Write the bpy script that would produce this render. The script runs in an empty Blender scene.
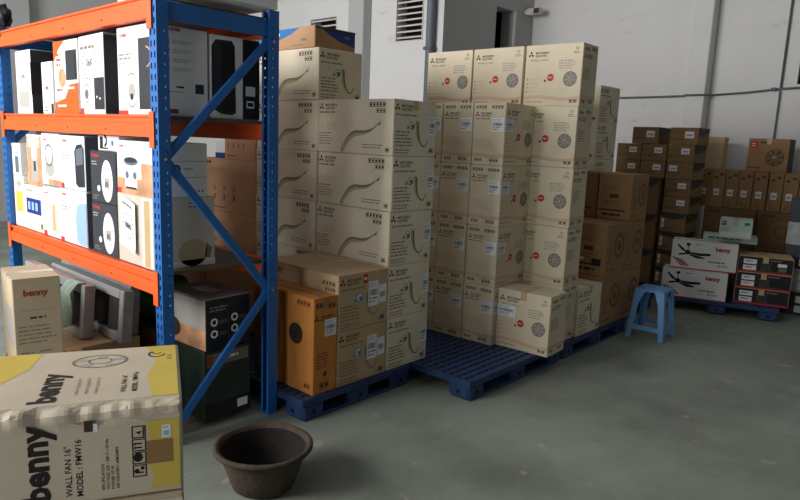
import bpy, bmesh, math, random
from mathutils import Matrix, Vector, noise as mnoise
random.seed(7)
sc = bpy.context.scene
COL = sc.collection
R = math.radians

# ------------------------------------------------------------------ camera, world, light, exposure
F_PX, PITCH, ROLL, YAW, EYE = 645.0, R(9.74), R(2.26), R(42.03), 1.6
fw = Vector((math.cos(YAW)*math.cos(PITCH), math.sin(YAW)*math.cos(PITCH), -math.sin(PITCH)))
rt = Vector((math.sin(YAW), -math.cos(YAW), 0)); up = rt.cross(fw)
r2 = rt*math.cos(ROLL) + up*math.sin(ROLL); u2 = up*math.cos(ROLL) - rt*math.sin(ROLL)
camd = bpy.data.cameras.new('camera'); cam = bpy.data.objects.new('camera', camd); COL.objects.link(cam)
camd.sensor_width = 36; camd.lens = 36*F_PX/800; camd.clip_start = .05
m = Matrix((r2, u2, -fw)).transposed().to_4x4(); m.translation = (0, 0, EYE); cam.matrix_world = m
sc.camera = cam
w = bpy.data.worlds.new('world'); sc.world = w; w.use_nodes = True
w.node_tree.nodes['Background'].inputs[0].default_value = (.80, .88, 1, 1)
w.node_tree.nodes['Background'].inputs[1].default_value = 2.0
DOOR_Y0, DOOR_Y1, DOOR_Z0, DOOR_Z = 3.2, 7.6, 1.9, 4.6      # high daylight opening behind the camera
WX0, WX1, WX2 = -3.0, 6.588, 8.7              # wall behind camera, louvre wall, deep wall
WY0, WYC, WY1, CEIL = -7.0, 5.356, 12.0, 6.6
ld = bpy.data.lights.new('doorway_daylight', 'AREA'); lo = bpy.data.objects.new('doorway_daylight', ld); COL.objects.link(lo)
ld.shape = 'RECTANGLE'; ld.size = DOOR_Y1-DOOR_Y0; ld.size_y = DOOR_Z-DOOR_Z0; ld.energy = 570; ld.color = (1, .98, .965)
lo.location = (WX0-.15, (DOOR_Y0+DOOR_Y1)/2, (DOOR_Z0+DOOR_Z)/2); lo.rotation_euler = (R(90), 0, R(-90))
GATE_Y0, GATE_Y1, GATE_Z = .1, 2.0, 2.3                                       # low open door behind the camera
gd = bpy.data.lights.new('gate_daylight', 'AREA'); go = bpy.data.objects.new('gate_daylight', gd); COL.objects.link(go)
gd.shape = 'RECTANGLE'; gd.size = GATE_Y1-GATE_Y0; gd.size_y = GATE_Z; gd.energy = 38; gd.color = (1, .98, .965)
go.location = (WX0-.15, (GATE_Y0+GATE_Y1)/2, GATE_Z/2); go.rotation_euler = (R(90), 0, R(-90))
sc.view_settings.view_transform = 'Standard'; sc.view_settings.look = 'None'
sc.view_settings.gamma = 1; sc.view_settings.use_curve_mapping = False
sc.view_settings.exposure = 0.0

# ------------------------------------------------------------------ materials
def lin(c):
    return tuple((x/12.92 if x <= .04045 else ((x+.055)/1.055)**2.4) for x in (v/255 for v in c))
def mat(name, rgb, rough=.7, var=.0, scale=8, bump=0, bscale=60, metal=0, spec=.3, rnd=0, trans=0, detail=4):
    mt = bpy.data.materials.new(name); mt.use_nodes = True
    n, l = mt.node_tree.nodes, mt.node_tree.links
    b = n['Principled BSDF']; c = lin(rgb)
    b.inputs['Roughness'].default_value = rough; b.inputs['Metallic'].default_value = metal
    b.inputs['Specular IOR Level'].default_value = spec
    b.inputs['Base Color'].default_value = (*c, 1)
    if trans:
        b.inputs['Transmission Weight'].default_value = trans
    tc = n.new('ShaderNodeTexCoord')
    if var or rnd:
        nz = n.new('ShaderNodeTexNoise'); nz.inputs['Scale'].default_value = scale; nz.inputs['Detail'].default_value = detail
        l.new(tc.outputs['Object'], nz.inputs['Vector'])
        mr = n.new('ShaderNodeMapRange'); l.new(nz.outputs['Fac'], mr.inputs['Value'])
        mr.inputs['From Min'].default_value = .3; mr.inputs['From Max'].default_value = .7
        mr.inputs['To Min'].default_value = 1-var; mr.inputs['To Max'].default_value = 1+var
        fac = mr.outputs[0]
        if rnd:
            oi = n.new('ShaderNodeObjectInfo'); m2 = n.new('ShaderNodeMapRange'); l.new(oi.outputs['Random'], m2.inputs['Value'])
            m2.inputs['To Min'].default_value = 1-rnd; m2.inputs['To Max'].default_value = 1+rnd
            mu = n.new('ShaderNodeMath'); mu.operation = 'MULTIPLY'; l.new(fac, mu.inputs[0]); l.new(m2.outputs[0], mu.inputs[1]); fac = mu.outputs[0]
        vm = n.new('ShaderNodeVectorMath'); vm.operation = 'SCALE'; vm.inputs[0].default_value = c
        l.new(fac, vm.inputs['Scale']); l.new(vm.outputs[0], b.inputs['Base Color'])
    if bump:
        nb = n.new('ShaderNodeTexNoise'); nb.inputs['Scale'].default_value = bscale; nb.inputs['Detail'].default_value = 3
        l.new(tc.outputs['Object'], nb.inputs['Vector'])
        bp = n.new('ShaderNodeBump'); bp.inputs['Strength'].default_value = bump; bp.inputs['Distance'].default_value = .01
        l.new(nb.outputs['Fac'], bp.inputs['Height']); l.new(bp.outputs[0], b.inputs['Normal'])
    return mt
def card(name, rgb, rnd=.05):
    return mat(name, rgb, .82, .06, 5, .12, 9, spec=.2, rnd=rnd)
M = {}
M['cream'] = card('carton_cream', (228, 217, 192)); M['tan'] = card('carton_tan', (220, 207, 180))
M['brown'] = card('carton_brown', (158, 124, 88)); M['dbrown'] = card('carton_dark_brown', (128, 98, 70))
M['orange'] = card('carton_orange', (198, 130, 64)); M['pink'] = card('carton_pinkish_brown', (186, 146, 112))
M['olive'] = card('carton_olive_brown', (138, 110, 78)); M['kraft'] = card('carton_kraft', (194, 168, 132)); M['ycard'] = card('carton_pale_kraft', (200, 187, 165)); M['benny'] = card('carton_grey_tan', (196, 178, 150))
M['white'] = mat('box_white', (236, 236, 234), .5, .02, 6, .03, 12, rnd=.02); M['offwhite'] = mat('box_offwhite', (226, 222, 206), .55, .03, 6, .03, 12)
M['blackbox'] = mat('box_black', (32, 33, 36), .45, .1, 6); M['darkgrey'] = mat('box_dark_grey', (58, 62, 68), .45, .06, 6)
M['greybox'] = mat('box_grey', (150, 150, 148), .55, .05, 6, .05, 10); M['palegreen'] = mat('box_pale_green', (190, 214, 209), .55, .04, 6)
M['dgreen'] = mat('box_dark_green', (44, 58, 50), .5, .08, 6); M['beige'] = mat('box_beige', (200, 192, 176), .6, .03, 6)
M['yellow'] = mat('print_yellow', (208, 184, 84), .6, .08, 7); M['ink'] = mat('print_black', (34, 30, 28), .6); M['ink2'] = mat('print_brown_black', (64, 52, 42), .7)
M['inkg'] = mat('print_grey', (128, 118, 104), .7); M['inkl'] = mat('print_light_grey', (168, 164, 158), .7); M['green'] = mat('print_green', (96, 128, 72), .65)
M['green2'] = mat('print_olive_green', (132, 136, 100), .65, .15, 14); M['green3'] = mat('print_faint_green', (176, 172, 132), .7, .06, 14); M['blue'] = mat('print_blue', (70, 132, 170), .6); M['blue2'] = mat('print_deep_blue', (40, 110, 170), .55)
M['red'] = mat('print_red', (190, 52, 50), .55); M['pinkband'] = mat('print_pale_red', (212, 182, 156), .7, .05, 5); M['pinkred'] = mat('print_rust', (150, 70, 48), .7)
M['label'] = mat('paper_label', (232, 234, 238), .6, .02); M['lblue'] = mat('print_light_blue', (150, 180, 214), .6); M['navy'] = mat('print_navy', (28, 58, 130), .5)
M['tape'] = mat('packing_tape', (196, 170, 128), .28, .05, 9, spec=.5); M['ctape'] = mat('clear_tape', (210, 200, 178), .22, .05, 9, spec=.5); M['btape'] = mat('brown_tape', (150, 116, 78), .3, .06, 9)
M['orangep'] = mat('print_orange', (228, 92, 22), .5); M['woodp'] = mat('print_warm_photo', (200, 150, 112), .6, .3, 9); M['bluegrey'] = mat('print_blue_grey', (96, 108, 118), .5)
M['kbeige'] = mat('print_muted_beige', (176, 160, 128), .6, .15, 6); M['kettle'] = mat('print_charcoal', (46, 48, 54), .5, .2, 7); M['wavedk'] = mat('print_dark_arc', (62, 58, 50), .6)
M['rackblue'] = mat('rack_blue_paint', (30, 100, 172), .42, .08, 9, .04, 90, spec=.5); M['rackorange'] = mat('rack_orange_paint', (246, 96, 38), .42, .05, 7, .03, 80, spec=.45)
M['hole'] = mat('hole_dark', (18, 22, 30), .9); M['steel'] = mat('bolt_steel', (150, 152, 156), .35, metal=.9)
M['deck'] = mat('shelf_deck', (96, 84, 72), .7, .15, 4); M['pallet'] = mat('pallet_blue_plastic', (38, 62, 104), .5, .12, 7, .05, 60, spec=.4)
M['stool'] = mat('stool_blue_plastic', (108, 162, 216), .38, .04, 6, spec=.5)
M['clay'] = mat('basin_clay', (74, 64, 53), .85, .22, 11, .5, 40); M['clayin'] = mat('basin_inner_dark', (34, 31, 28), .9, .2, 12, .4, 40)
M['pipe'] = mat('grey_pvc', (104, 112, 124), .5, .08, 6); M['conduit'] = mat('conduit_grey', (100, 102, 104), .6, .1, 8)
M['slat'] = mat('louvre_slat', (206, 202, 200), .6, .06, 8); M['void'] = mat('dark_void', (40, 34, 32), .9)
M['alu'] = mat('aluminium', (158, 160, 160), .45, .12, 12, metal=.2); M['aludk'] = mat('dark_aluminium', (64, 62, 60), .5, .15, 9, metal=.1)
M['rag'] = mat('rag_cloth', (160, 186, 172), .95, .12, 22, .5, 200); M['plas'] = mat('shrink_wrap', (176, 182, 184), .15, .2, 20, .5, 20, spec=.6)
M['grnbag'] = mat('green_bag', (60, 110, 60), .5, .3, 18); M['ply'] = mat('plywood', (150, 118, 84), .75, .12, 6)

def wallmat(name, rgb, st=.5):
    mt = mat(name, rgb, .85, .05, .7, .25, 5, spec=.15)
    n, l = mt.node_tree.nodes, mt.node_tree.links; b = n['Principled BSDF']
    src = b.inputs['Base Color'].links[0].from_socket
    tc = n['Texture Coordinate']
    mp = n.new('ShaderNodeMapping'); mp.inputs['Scale'].default_value = (1, .9, 2.6); l.new(tc.outputs['Object'], mp.inputs[0])
    nz = n.new('ShaderNodeTexNoise'); nz.inputs['Scale'].default_value = 1.7; nz.inputs['Detail'].default_value = 9; nz.inputs['Roughness'].default_value = .72
    l.new(mp.outputs[0], nz.inputs['Vector'])
    cr = n.new('ShaderNodeValToRGB'); cr.color_ramp.elements[0].position = .60; cr.color_ramp.elements[1].position = .76
    cr.color_ramp.elements[0].color = (0, 0, 0, 1); cr.color_ramp.elements[1].color = (st, st, st, 1); l.new(nz.outputs['Fac'], cr.inputs[0])
    mx = n.new('ShaderNodeMix'); mx.data_type = 'RGBA'; l.new(cr.outputs[0], mx.inputs['Factor']); l.new(src, mx.inputs[6])
    mx.inputs[7].default_value = (*lin((150, 140, 130)), 1); l.new(mx.outputs[2], b.inputs['Base Color'])
    return mt
M['wall'] = wallmat('wall_white_plaster', (214, 213, 211), .55); M['wallg'] = wallmat('wall_concrete_shade_grey', (176, 176, 176), .3)  # second tone's grey includes the shade on the return and left walls
M['ceil'] = mat('ceiling_sheet', (170, 172, 174), .8, .05, 1)

def floormat():
    mt = mat('floor_concrete', (146, 153, 141), .62, .16, 1.1, .12, 30, spec=.35, detail=8)
    n, l = mt.node_tree.nodes, mt.node_tree.links; b = n['Principled BSDF']; src = b.inputs['Base Color'].links[0].from_socket
    tc = n['Texture Coordinate']
    def layer(src, scale, p0, p1, col, amt, rough=.6, seed=0.0):
        mp = n.new('ShaderNodeMapping'); mp.inputs['Location'].default_value = (seed, seed*1.7, 0); l.new(tc.outputs['Object'], mp.inputs[0])
        nz = n.new('ShaderNodeTexNoise'); nz.inputs['Scale'].default_value = scale; nz.inputs['Detail'].default_value = 8; nz.inputs['Roughness'].default_value = rough
        l.new(mp.outputs[0], nz.inputs['Vector'])
        cr = n.new('ShaderNodeValToRGB'); e = cr.color_ramp.elements; e[0].position = p0; e[1].position = p1
        e[0].color = (0, 0, 0, 1); e[1].color = (amt, amt, amt, 1); l.new(nz.outputs['Fac'], cr.inputs[0])
        mx = n.new('ShaderNodeMix'); mx.data_type = 'RGBA'; l.new(cr.outputs[0], mx.inputs['Factor']); l.new(src, mx.inputs[6])
        mx.inputs[7].default_value = (*lin(col), 1); return mx.outputs[2]
    s = layer(src, .9, .45, .75, (84, 88, 80), .8)
    s = layer(s, 5.5, .66, .70, (176, 176, 164), .55, .45, 3.1)
    s = layer(s, 38, .64, .72, (140, 140, 128), .35, .5, 5.0)
    l.new(s, b.inputs['Base Color'])
    return mt
M['floor'] = floormat()

# ------------------------------------------------------------------ mesh helpers
class MB:
    def __init__(s): s.v, s.f, s.m, s.mats, s.sm = [], [], [], [], []
    def mi(s, mt):
        if mt not in s.mats: s.mats.append(mt)
        return s.mats.index(mt)
    def face(s, pts, mt, smooth=False):
        i = len(s.v); s.v += [tuple(p) for p in pts]; s.f.append(tuple(range(i, i+len(pts)))); s.m.append(s.mi(mt)); s.sm.append(smooth)
    def grid(s, vs, fs, mt, smooth=False):
        i = len(s.v); s.v += [tuple(p) for p in vs]; k = s.mi(mt)
        for f in fs: s.f.append(tuple(i+a for a in f)); s.m.append(k); s.sm.append(smooth)
    def box(s, x0, x1, y0, y1, z0, z1, mt, T=None):
        vs = [(x, y, z) for z in (z0, z1) for y in (y0, y1) for x in (x0, x1)]
        if T is not None: vs = [tuple(T @ Vector(p)) for p in vs]
        s.grid(vs, [(0,2,3,1),(4,5,7,6),(0,1,5,4),(2,6,7,3),(0,4,6,2),(1,3,7,5)], mt)
    def bar(s, a, b, wd, th, mt, upv=(0,0,1)):
        a, b = Vector(a), Vector(b); d = (b-a); L = d.length; d.normalize(); u = Vector(upv)
        sd = d.cross(u).normalized(); u = sd.cross(d)
        T = Matrix((d, sd, u)).transposed().to_4x4(); T.translation = a
        s.box(0, L, -wd/2, wd/2, -th/2, th/2, mt, T)
    def tube(s, pts, r, mt, n=8):
        pts = [Vector(p) for p in pts]; rings = []
        for i, p in enumerate(pts):
            d = (pts[min(i+1, len(pts)-1)] - pts[max(i-1, 0)]).normalized()
            a = d.cross(Vector((0,0,1))); a = a.normalized() if a.length > .05 else Vector((1,0,0)); b = d.cross(a)
            rings.append([p + (a*math.cos(2*math.pi*k/n) + b*math.sin(2*math.pi*k/n))*r for k in range(n)])
        vs = [q for rg in rings for q in rg]; fs = []
        for i in range(len(pts)-1):
            for k in range(n): fs.append((i*n+k, i*n+(k+1)%n, (i+1)*n+(k+1)%n, (i+1)*n+k))
        fs += [tuple(range(n))[::-1], tuple((len(pts)-1)*n+k for k in range(n))]
        s.grid(vs, fs, mt, True)
    def lathe(s, prof, mt, n=40, wob=None):
        vs = []; 
        for (r, z) in prof:
            for k in range(n):
                a = 2*math.pi*k/n; q = 1 if wob is None else 1+wob(a, z)
                vs.append((r*q*math.cos(a), r*q*math.sin(a), z))
        fs = []
        for i in range(len(prof)-1):
            for k in range(n): fs.append((i*n+k, i*n+(k+1)%n, (i+1)*n+(k+1)%n, (i+1)*n+k))
        s.grid(vs, fs, mt, True)
    def mesh(s, name, bevel=0, fix=False):
        me = bpy.data.meshes.new(name); me.from_pydata(s.v, [], s.f)
        for mt in s.mats: me.materials.append(mt)
        me.polygons.foreach_set('material_index', s.m); me.polygons.foreach_set('use_smooth', s.sm)
        if bevel or fix:
            bm = bmesh.new(); bm.from_mesh(me)
            if fix: bmesh.ops.remove_doubles(bm, verts=bm.verts, dist=1e-5)
            if bevel:
                bmesh.ops.bevel(bm, geom=list(bm.edges), offset=bevel, segments=1, affect='EDGES', profile=.5, clamp_overlap=True)
            bm.normal_update(); bm.to_mesh(me); bm.free()
        me.update(); return me
def put(name, me, parent=None, loc=(0,0,0), rz=0, rot=None):
    o = bpy.data.objects.new(name, me); COL.objects.link(o); o.parent = parent
    o.location = loc; o.rotation_euler = rot if rot else (0, 0, rz); return o
def tag(o, label, cat, group=None):
    o['label'] = label; o['category'] = cat
    if group: o['group'] = group
    return o
def thing(name, label, cat, loc=(0,0,0), rz=0, group=None, rot=None):
    return tag(put(name, None, None, loc, rz, rot), label, cat, group)
def struct(name, me, parent=None):
    o = put(name, me, parent)
    if parent is None: o['kind'] = 'structure'
    return o

_gc = {}
def glyph(s, bold):
    k = (s, bold)
    if k not in _gc:
        cu = bpy.data.curves.new('t', 'FONT'); cu.body = s; cu.size = 1; cu.offset = bold; cu.resolution_u = 2; cu.fill_mode = 'FRONT'
        ob = bpy.data.objects.new('t', cu); me = bpy.data.meshes.new_from_object(ob)
        vs = [(v.co.x, v.co.y) for v in me.vertices]; fs = [tuple(p.vertices) for p in me.polygons]
        x0 = min(v[0] for v in vs); x1 = max(v[0] for v in vs)
        _gc[k] = ([(v[0]-x0, v[1]) for v in vs], fs, x1-x0)
        bpy.data.objects.remove(ob); bpy.data.curves.remove(cu); bpy.data.meshes.remove(me)
    return _gc[k]

class P2:
    """flat print laid out on a panel of w x h metres, origin bottom left"""
    def __init__(s, w, h): s.w, s.h, s.it = w, h, []
    def poly(s, pts, mt, lay=0): s.it.append(([tuple(p) for p in pts], [tuple(range(len(pts)))], M[mt], lay))
    def rect(s, u0, v0, u1, v1, mt, lay=0): s.poly([(u0,v0),(u1,v0),(u1,v1),(u0,v1)], mt, lay)
    def frect(s, a, b, c, d, mt, lay=0): s.rect(a*s.w, b*s.h, c*s.w, d*s.h, mt, lay)
    def disc(s, u, v, r, mt, lay=0, ry=None, n=20):
        ry = ry or r; s.poly([(u+r*math.cos(2*math.pi*k/n), v+ry*math.sin(2*math.pi*k/n)) for k in range(n)], mt, lay)
    def ring(s, u, v, r0, r1, mt, lay=0, n=24, sy=1, a0=0, a1=2*math.pi):
        vs = []; fs = []
        for k in range(n+1):
            a = a0+(a1-a0)*k/n
            vs += [(u+r0*math.cos(a), v+sy*r0*math.sin(a)), (u+r1*math.cos(a), v+sy*r1*math.sin(a))]
        for k in range(n): fs.append((2*k, 2*k+1, 2*k+3, 2*k+2))
        s.it.append((vs, fs, M[mt], lay))
    def strip(s, pts, mt, lay=0):
        """ribbon: list of (u, v, half thickness vertical)"""
        vs = []; fs = []
        for (u, v, t) in pts: vs += [(u, max(.006, v-t)), (u, max(.008, v+t))]
        for k in range(len(pts)-1): fs.append((2*k, 2*k+2, 2*k+3, 2*k+1))
        s.it.append((vs, fs, M[mt], lay))
    def text(s, t, u, v, size, mt, lay=0, rot=0, bold=.012, wid=None):
        vs, fs, L = glyph(t, bold); kx = size if wid is None else wid/L
        c, sn = math.cos(rot), math.sin(rot)
        s.it.append(([(u+x*kx*c-y*size*sn, v+x*kx*sn+y*size*c) for x, y in vs], fs, M[mt], lay))
    def bars(s, u, v, wd, n, step, mt, th=None, lay=0, rag=.35):
        """lines of print too fine to read"""
        th = th or step*.4; rr = random.Random(int(u*1e4)+n)
        for k in range(n):
            x = u
            end = u+wd*(1-rag*rr.random())
            while x < end-step*.2:
                q = min(step*(.6+2.2*rr.random()), end-x)
                s.rect(x, v-k*step, x+q, v-k*step+th, mt, lay); x += q+step*.35
    def stamp(s, u, v, wd, hh, mt='ink', lay=0):
        t = hh*.12
        s.rect(u, v, u+wd, v+t, mt, lay); s.rect(u, v+hh-t, u+wd, v+hh, mt, lay); s.rect(u, v, u+t, v+hh, mt, lay); s.rect(u+wd-t, v, u+wd, v+hh, mt, lay)
        n = max(1, int(round(wd/hh)))
        for k in range(n): s.rect(u+wd*(k+.2)/n, v+hh*.25, u+wd*(k+.8)/n, v+hh*.75, mt, lay)
    def diamonds(s, u, v, r, mt='ink', lay=0):
        for a in (90, 210, 330):
            c, sn = math.cos(R(a)), math.sin(R(a)); p = (-sn, c); L = r; W = r*.289
            s.poly([(u, v), (u+c*L/2+p[0]*W, v+sn*L/2+p[1]*W), (u+c*L, v+sn*L), (u+c*L/2-p[0]*W, v+sn*L/2-p[1]*W)], mt, lay)
    def fan(s, u, v, r, mt='inkg', dk='ink2', bg=None, lay=0, sy=1):
        if bg: s.disc(u, v, r, bg, lay, ry=r*sy)
        s.ring(u, v, r*.9, r, dk, lay+1, sy=sy)
        for q in (.76, .62, .48): s.ring(u, v, r*(q-.035), r*(q+.02), mt, lay+1, sy=sy)
        for k in range(7): s.ring(u, v, r*.24, r*.86, mt, lay+2, n=3, sy=sy, a0=k*.8976, a1=k*.8976+.22)
        s.disc(u, v, r*.2, dk, lay+3, ry=r*.2*sy)
        s.disc(u-r*.03, v+r*.03, r*.11, 'label', lay+4, ry=r*.11*sy)
    def mesh(s, name, fn):
        b = MB()
        for vs, fs, mt, lay in s.it: b.grid([fn(u, v, .0007+.00025*lay) for u, v in vs], fs, mt)
        return b.mesh(name)
def faceX(dx, dy, dz): return lambda u, v, o: (-dx/2-o, dy/2-u, v)        # the side towards -X
def faceY(dx, dy, dz): return lambda u, v, o: (-dx/2+u, -dy/2-o, v)       # the side towards -Y
def faceT(dx, dy, dz): return lambda u, v, o: (-dx/2+u, -dy/2+v, dz+o)    # the top
_mc = {}
def cached(key, fn):
    if key not in _mc: _mc[key] = fn()
    return _mc[key]
def body_mesh(dx, dy, dz, mt, flaps=False, bev=.004):
    def mk():
        b = MB(); b.box(-dx/2, dx/2, -dy/2, dy/2, 0, dz, M[mt]); return b.mesh('carton_body', bev)
    return cached(('body', dx, dy, dz, mt, bev), mk)
def carton(name, label, cat, loc, size, mt, rz=0, px=None, py=None, pt=None, flaps=None, group=None, tape='tape', key=None, extra=None):
    """carton with its near-bottom corner frame centred at loc; px/py/pt: print builders for the -X, -Y and top panels"""
    dx, dy, dz = size
    root = thing(name, label, cat, loc, rz, group)
    h = dz-.004 if flaps else dz
    put('body', body_mesh(dx, dy, h, mt), root)
    if flaps:
        def fl(k):
            def mk():
                b = MB()
                if flaps == 'x': b.box(-dx/2+.003, dx/2-.003, (-dy/2+.003) if k < 0 else .002, -.002 if k < 0 else dy/2-.003, h-.001, dz, M[mt])
                else: b.box((-dx/2+.003) if k < 0 else .002, -.002 if k < 0 else dx/2-.003, -dy/2+.003, dy/2-.003, h-.001, dz, M[mt])
                return b.mesh('carton_flap')
            return cached(('flap', flaps, k, dx, dy, dz, mt), mk)
        put('flap', fl(-1), root); put('flap', fl(1), root)
        if tape:
            def mk():
                b = MB(); t = .024
                if flaps == 'x':
                    b.box(-dx/2-.0006, dx/2+.0006, -t, t, dz, dz+.0006, M[tape]); b.box(-dx/2-.0008, -dx/2+.001, -t, t, dz-.06, dz+.0005, M[tape])
                else:
                    b.box(-t, t, -dy/2-.0006, dy/2+.0006, dz, dz+.0006, M[tape]); b.box(-t, t, -dy/2-.0008, -dy/2+.001, dz-.06, dz+.0005, M[tape])
                return b.mesh('carton_tape')
            put('tape', cached(('tape', flaps, dx, dy, dz, tape), mk), root)
    for pr, fc, nm in ((px, faceX, 'front_print'), (py, faceY, 'side_print'), (pt, faceT, 'top_print')):
        if pr:
            wd, hh = (dy, dz) if fc is faceX else ((dx, dz) if fc is faceY else (dx, dy))
            def mk():
                p = P2(wd, hh); e = .0045; p.rect(e, e, wd-e, (hh-e) if fc is not faceT else wd*0+hh-e, mt, -2); pr(p); return p.mesh(nm, fc(dx, dy, dz))
            put(nm, cached((nm, pr.__name__, dx, dy, dz, mt), mk), root)
    return root
def sticker(root, size, face, u, v, wd, hh, kind='bar', name='label'):
    """a paper label stuck on a panel"""
    dx, dy, dz = size
    def mk():
        p = P2(1, 1); p.rect(u, v, u+wd, v+hh, 'label', 5)
        if kind == 'bar':
            p.bars(u+wd*.06, v+hh*.86, wd*.8, 2, hh*.09, 'lblue', lay=6)
            rr = random.Random(4); x = u+wd*.1
            while x < u+wd*.85:
                q = wd*(.015+.04*rr.random()); p.rect(x, v+hh*.42, x+q, v+hh*.66, 'ink', 6); x += q+wd*.03
            p.bars(u+wd*.1, v+hh*.28, wd*.8, 2, hh*.14, 'inkg', lay=6)
        elif kind == 'tiny':
            p.rect(u+wd*.15, v+hh*.3, u+wd*.85, v+hh*.6, 'inkl', 6)
        return p.mesh('paper_label', (faceX if face == 'x' else faceY)(dx, dy, dz))
    return put(name, cached(('st', face, u, v, wd, hh, kind, dx, dy, dz), mk), root)

# ------------------------------------------------------------------ the setting
def wall_x(name, x0, x1, y0, y1, z1, mt, holes=()):
    """wall slab whose plane is across X, with rectangular openings (y0, y1, z0, z1)"""
    b = MB(); ys = sorted({y0, y1, *[h[0] for h in holes], *[h[1] for h in holes]}); zs = sorted({0, z1, *[h[2] for h in holes], *[h[3] for h in holes]})
    for i in range(len(ys)-1):
        for j in range(len(zs)-1):
            cy, cz = (ys[i]+ys[i+1])/2, (zs[j]+zs[j+1])/2
            if any(h[0] < cy < h[1] and h[2] < cz < h[3] for h in holes): continue
            b.box(x0, x1, ys[i], ys[i+1], zs[j], zs[j+1], M[mt])
    return struct(name, b.mesh(name))
b = MB(); b.box(WX0-3, WX2+.3, WY0-.3, WY1+.3, -.2, 0, M['floor']); struct('floor', b.mesh('floor'))
b = MB(); b.box(WX0-.3, WX2+.3, WY0-.3, WY1+.3, CEIL, CEIL+.2, M['ceil']); struct('ceiling', b.mesh('ceiling'))
LV1 = (5.69, 6.165, 2.885, 3.56); LV2 = (7.345, 7.935, 2.75, 3.325)
wall_x('wall_near', WX1, WX1+.22, WYC, WY1, CEIL, 'wall', (LV1, LV2))
RW = (1.0, 1.80, 2.40, 3.4)
wall_x('wall_back', WX2, WX2+.22, WY0, WYC+.01, CEIL, 'wall', (RW,))
wall_x('wall_front', WX0-.22, WX0, WY0, WY1, CEIL, 'wallg', ((DOOR_Y0, DOOR_Y1, DOOR_Z0, DOOR_Z), (GATE_Y0, GATE_Y1, 0, GATE_Z)))
# return wall between the two planes, with a dark unglazed opening
OX0, OX1, OZ0, OZ1 = 7.737, 8.196, 2.5, 3.46
b = MB()
for (xa, xb) in ((WX1+.22, OX0), (OX1, WX2+.22)): b.box(xa, xb, WYC, WYC+.22, 0, CEIL, M['wallg'])
b.box(OX0, OX1, WYC, WYC+.22, 0, OZ0, M['wallg']); b.box(OX0, OX1, WYC, WYC+.22, OZ1, CEIL, M['wallg'])
b.box(WX1, WX1+.22, WYC-.004, WYC, 0, CEIL, M['wallg']); struct('wall_return', b.mesh('wall_return'))  # thin grey sheet paints shade onto the near wall's white end face
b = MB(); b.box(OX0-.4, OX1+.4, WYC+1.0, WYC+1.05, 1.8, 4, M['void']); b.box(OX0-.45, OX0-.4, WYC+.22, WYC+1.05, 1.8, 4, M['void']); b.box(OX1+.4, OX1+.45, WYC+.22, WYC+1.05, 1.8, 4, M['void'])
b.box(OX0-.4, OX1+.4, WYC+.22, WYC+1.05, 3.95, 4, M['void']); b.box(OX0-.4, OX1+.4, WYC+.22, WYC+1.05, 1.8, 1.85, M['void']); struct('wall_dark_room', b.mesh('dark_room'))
b = MB(); b.box(OX1-.02, OX1+.03, WYC-.012, WYC, OZ0, OZ1, M['wall']); struct('trim_1', b.mesh('trim'))
b = MB(); b.box(WX0-.22, WX2+.22, WY0-.22, WY0, 0, CEIL, M['wallg']); struct('wall_right', b.mesh('wall_right'))
b = MB(); b.box(WX0-.22, WX1, WY1, WY1+.22, 0, CEIL, M['wallg']); struct('wall_left', b.mesh('wall_left'))
# columns
def column(name, x0, x1, y0, y1, mt): b = MB(); b.box(x0, x1, y0, y1, 0, CEIL, M[mt]); struct(name, b.mesh(name, .01))
column('trim_2', WX1-.16, WX1, 6.64, 6.945, 'wallg')
column('trim_3', WX2-.20, WX2, 2.74, 2.965, 'wall')
column('trim_4', 3.55, 3.95, WY1-.25, WY1, 'wallg')
# louvred vents
def louvre(name, hole, n):
    y0, y1, z0, z1 = hole
    g = MB(); t = .010
    g.box(WX1-.012, WX1+.1, y0-.0, y0+t, z0, z1, M['slat']); g.box(WX1-.012, WX1+.1, y1-t, y1, z0, z1, M['slat'])
    g.box(WX1-.012, WX1+.1, y0, y1, z0, z0+t*.6, M['slat'])
    o = struct(name, g.mesh('louvre_frame'))
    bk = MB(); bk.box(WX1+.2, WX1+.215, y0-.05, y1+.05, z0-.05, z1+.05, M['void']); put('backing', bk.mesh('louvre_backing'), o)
    d = (z1-z0)/n; s = MB(); yy = (y1-y0)/2-t
    T = Matrix.Rotation(R(-14), 4, 'Y'); s.box(-.04, .04, -yy, yy, -.010, .010, M['slat'], T); me = s.mesh('louvre_slat')
    for k in range(n): put('slat', me, o, (WX1+.045, (y0+y1)/2, z0+d*(k+.72)))
louvre('window_1', LV1, 9); louvre('window_2', LV2, 7)
g = MB(); y0, y1, z0, z1 = RW
for q in ((y0, y0+.05, z0, z1), (y1-.05, y1, z0, z1), (y0, y1, z0, z0+.05), (y0, y1, z1-.05, z1)): g.box(WX2+.06, WX2+.12, *q, M['aludk'])
o = struct('window_3', g.mesh('window_frame')); g = MB(); g.box(WX2+.085, WX2+.095, y0+.05, y1-.05, z0+.05, z1-.05, M['blackbox']); put('pane', g.mesh('pane'), o)
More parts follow.
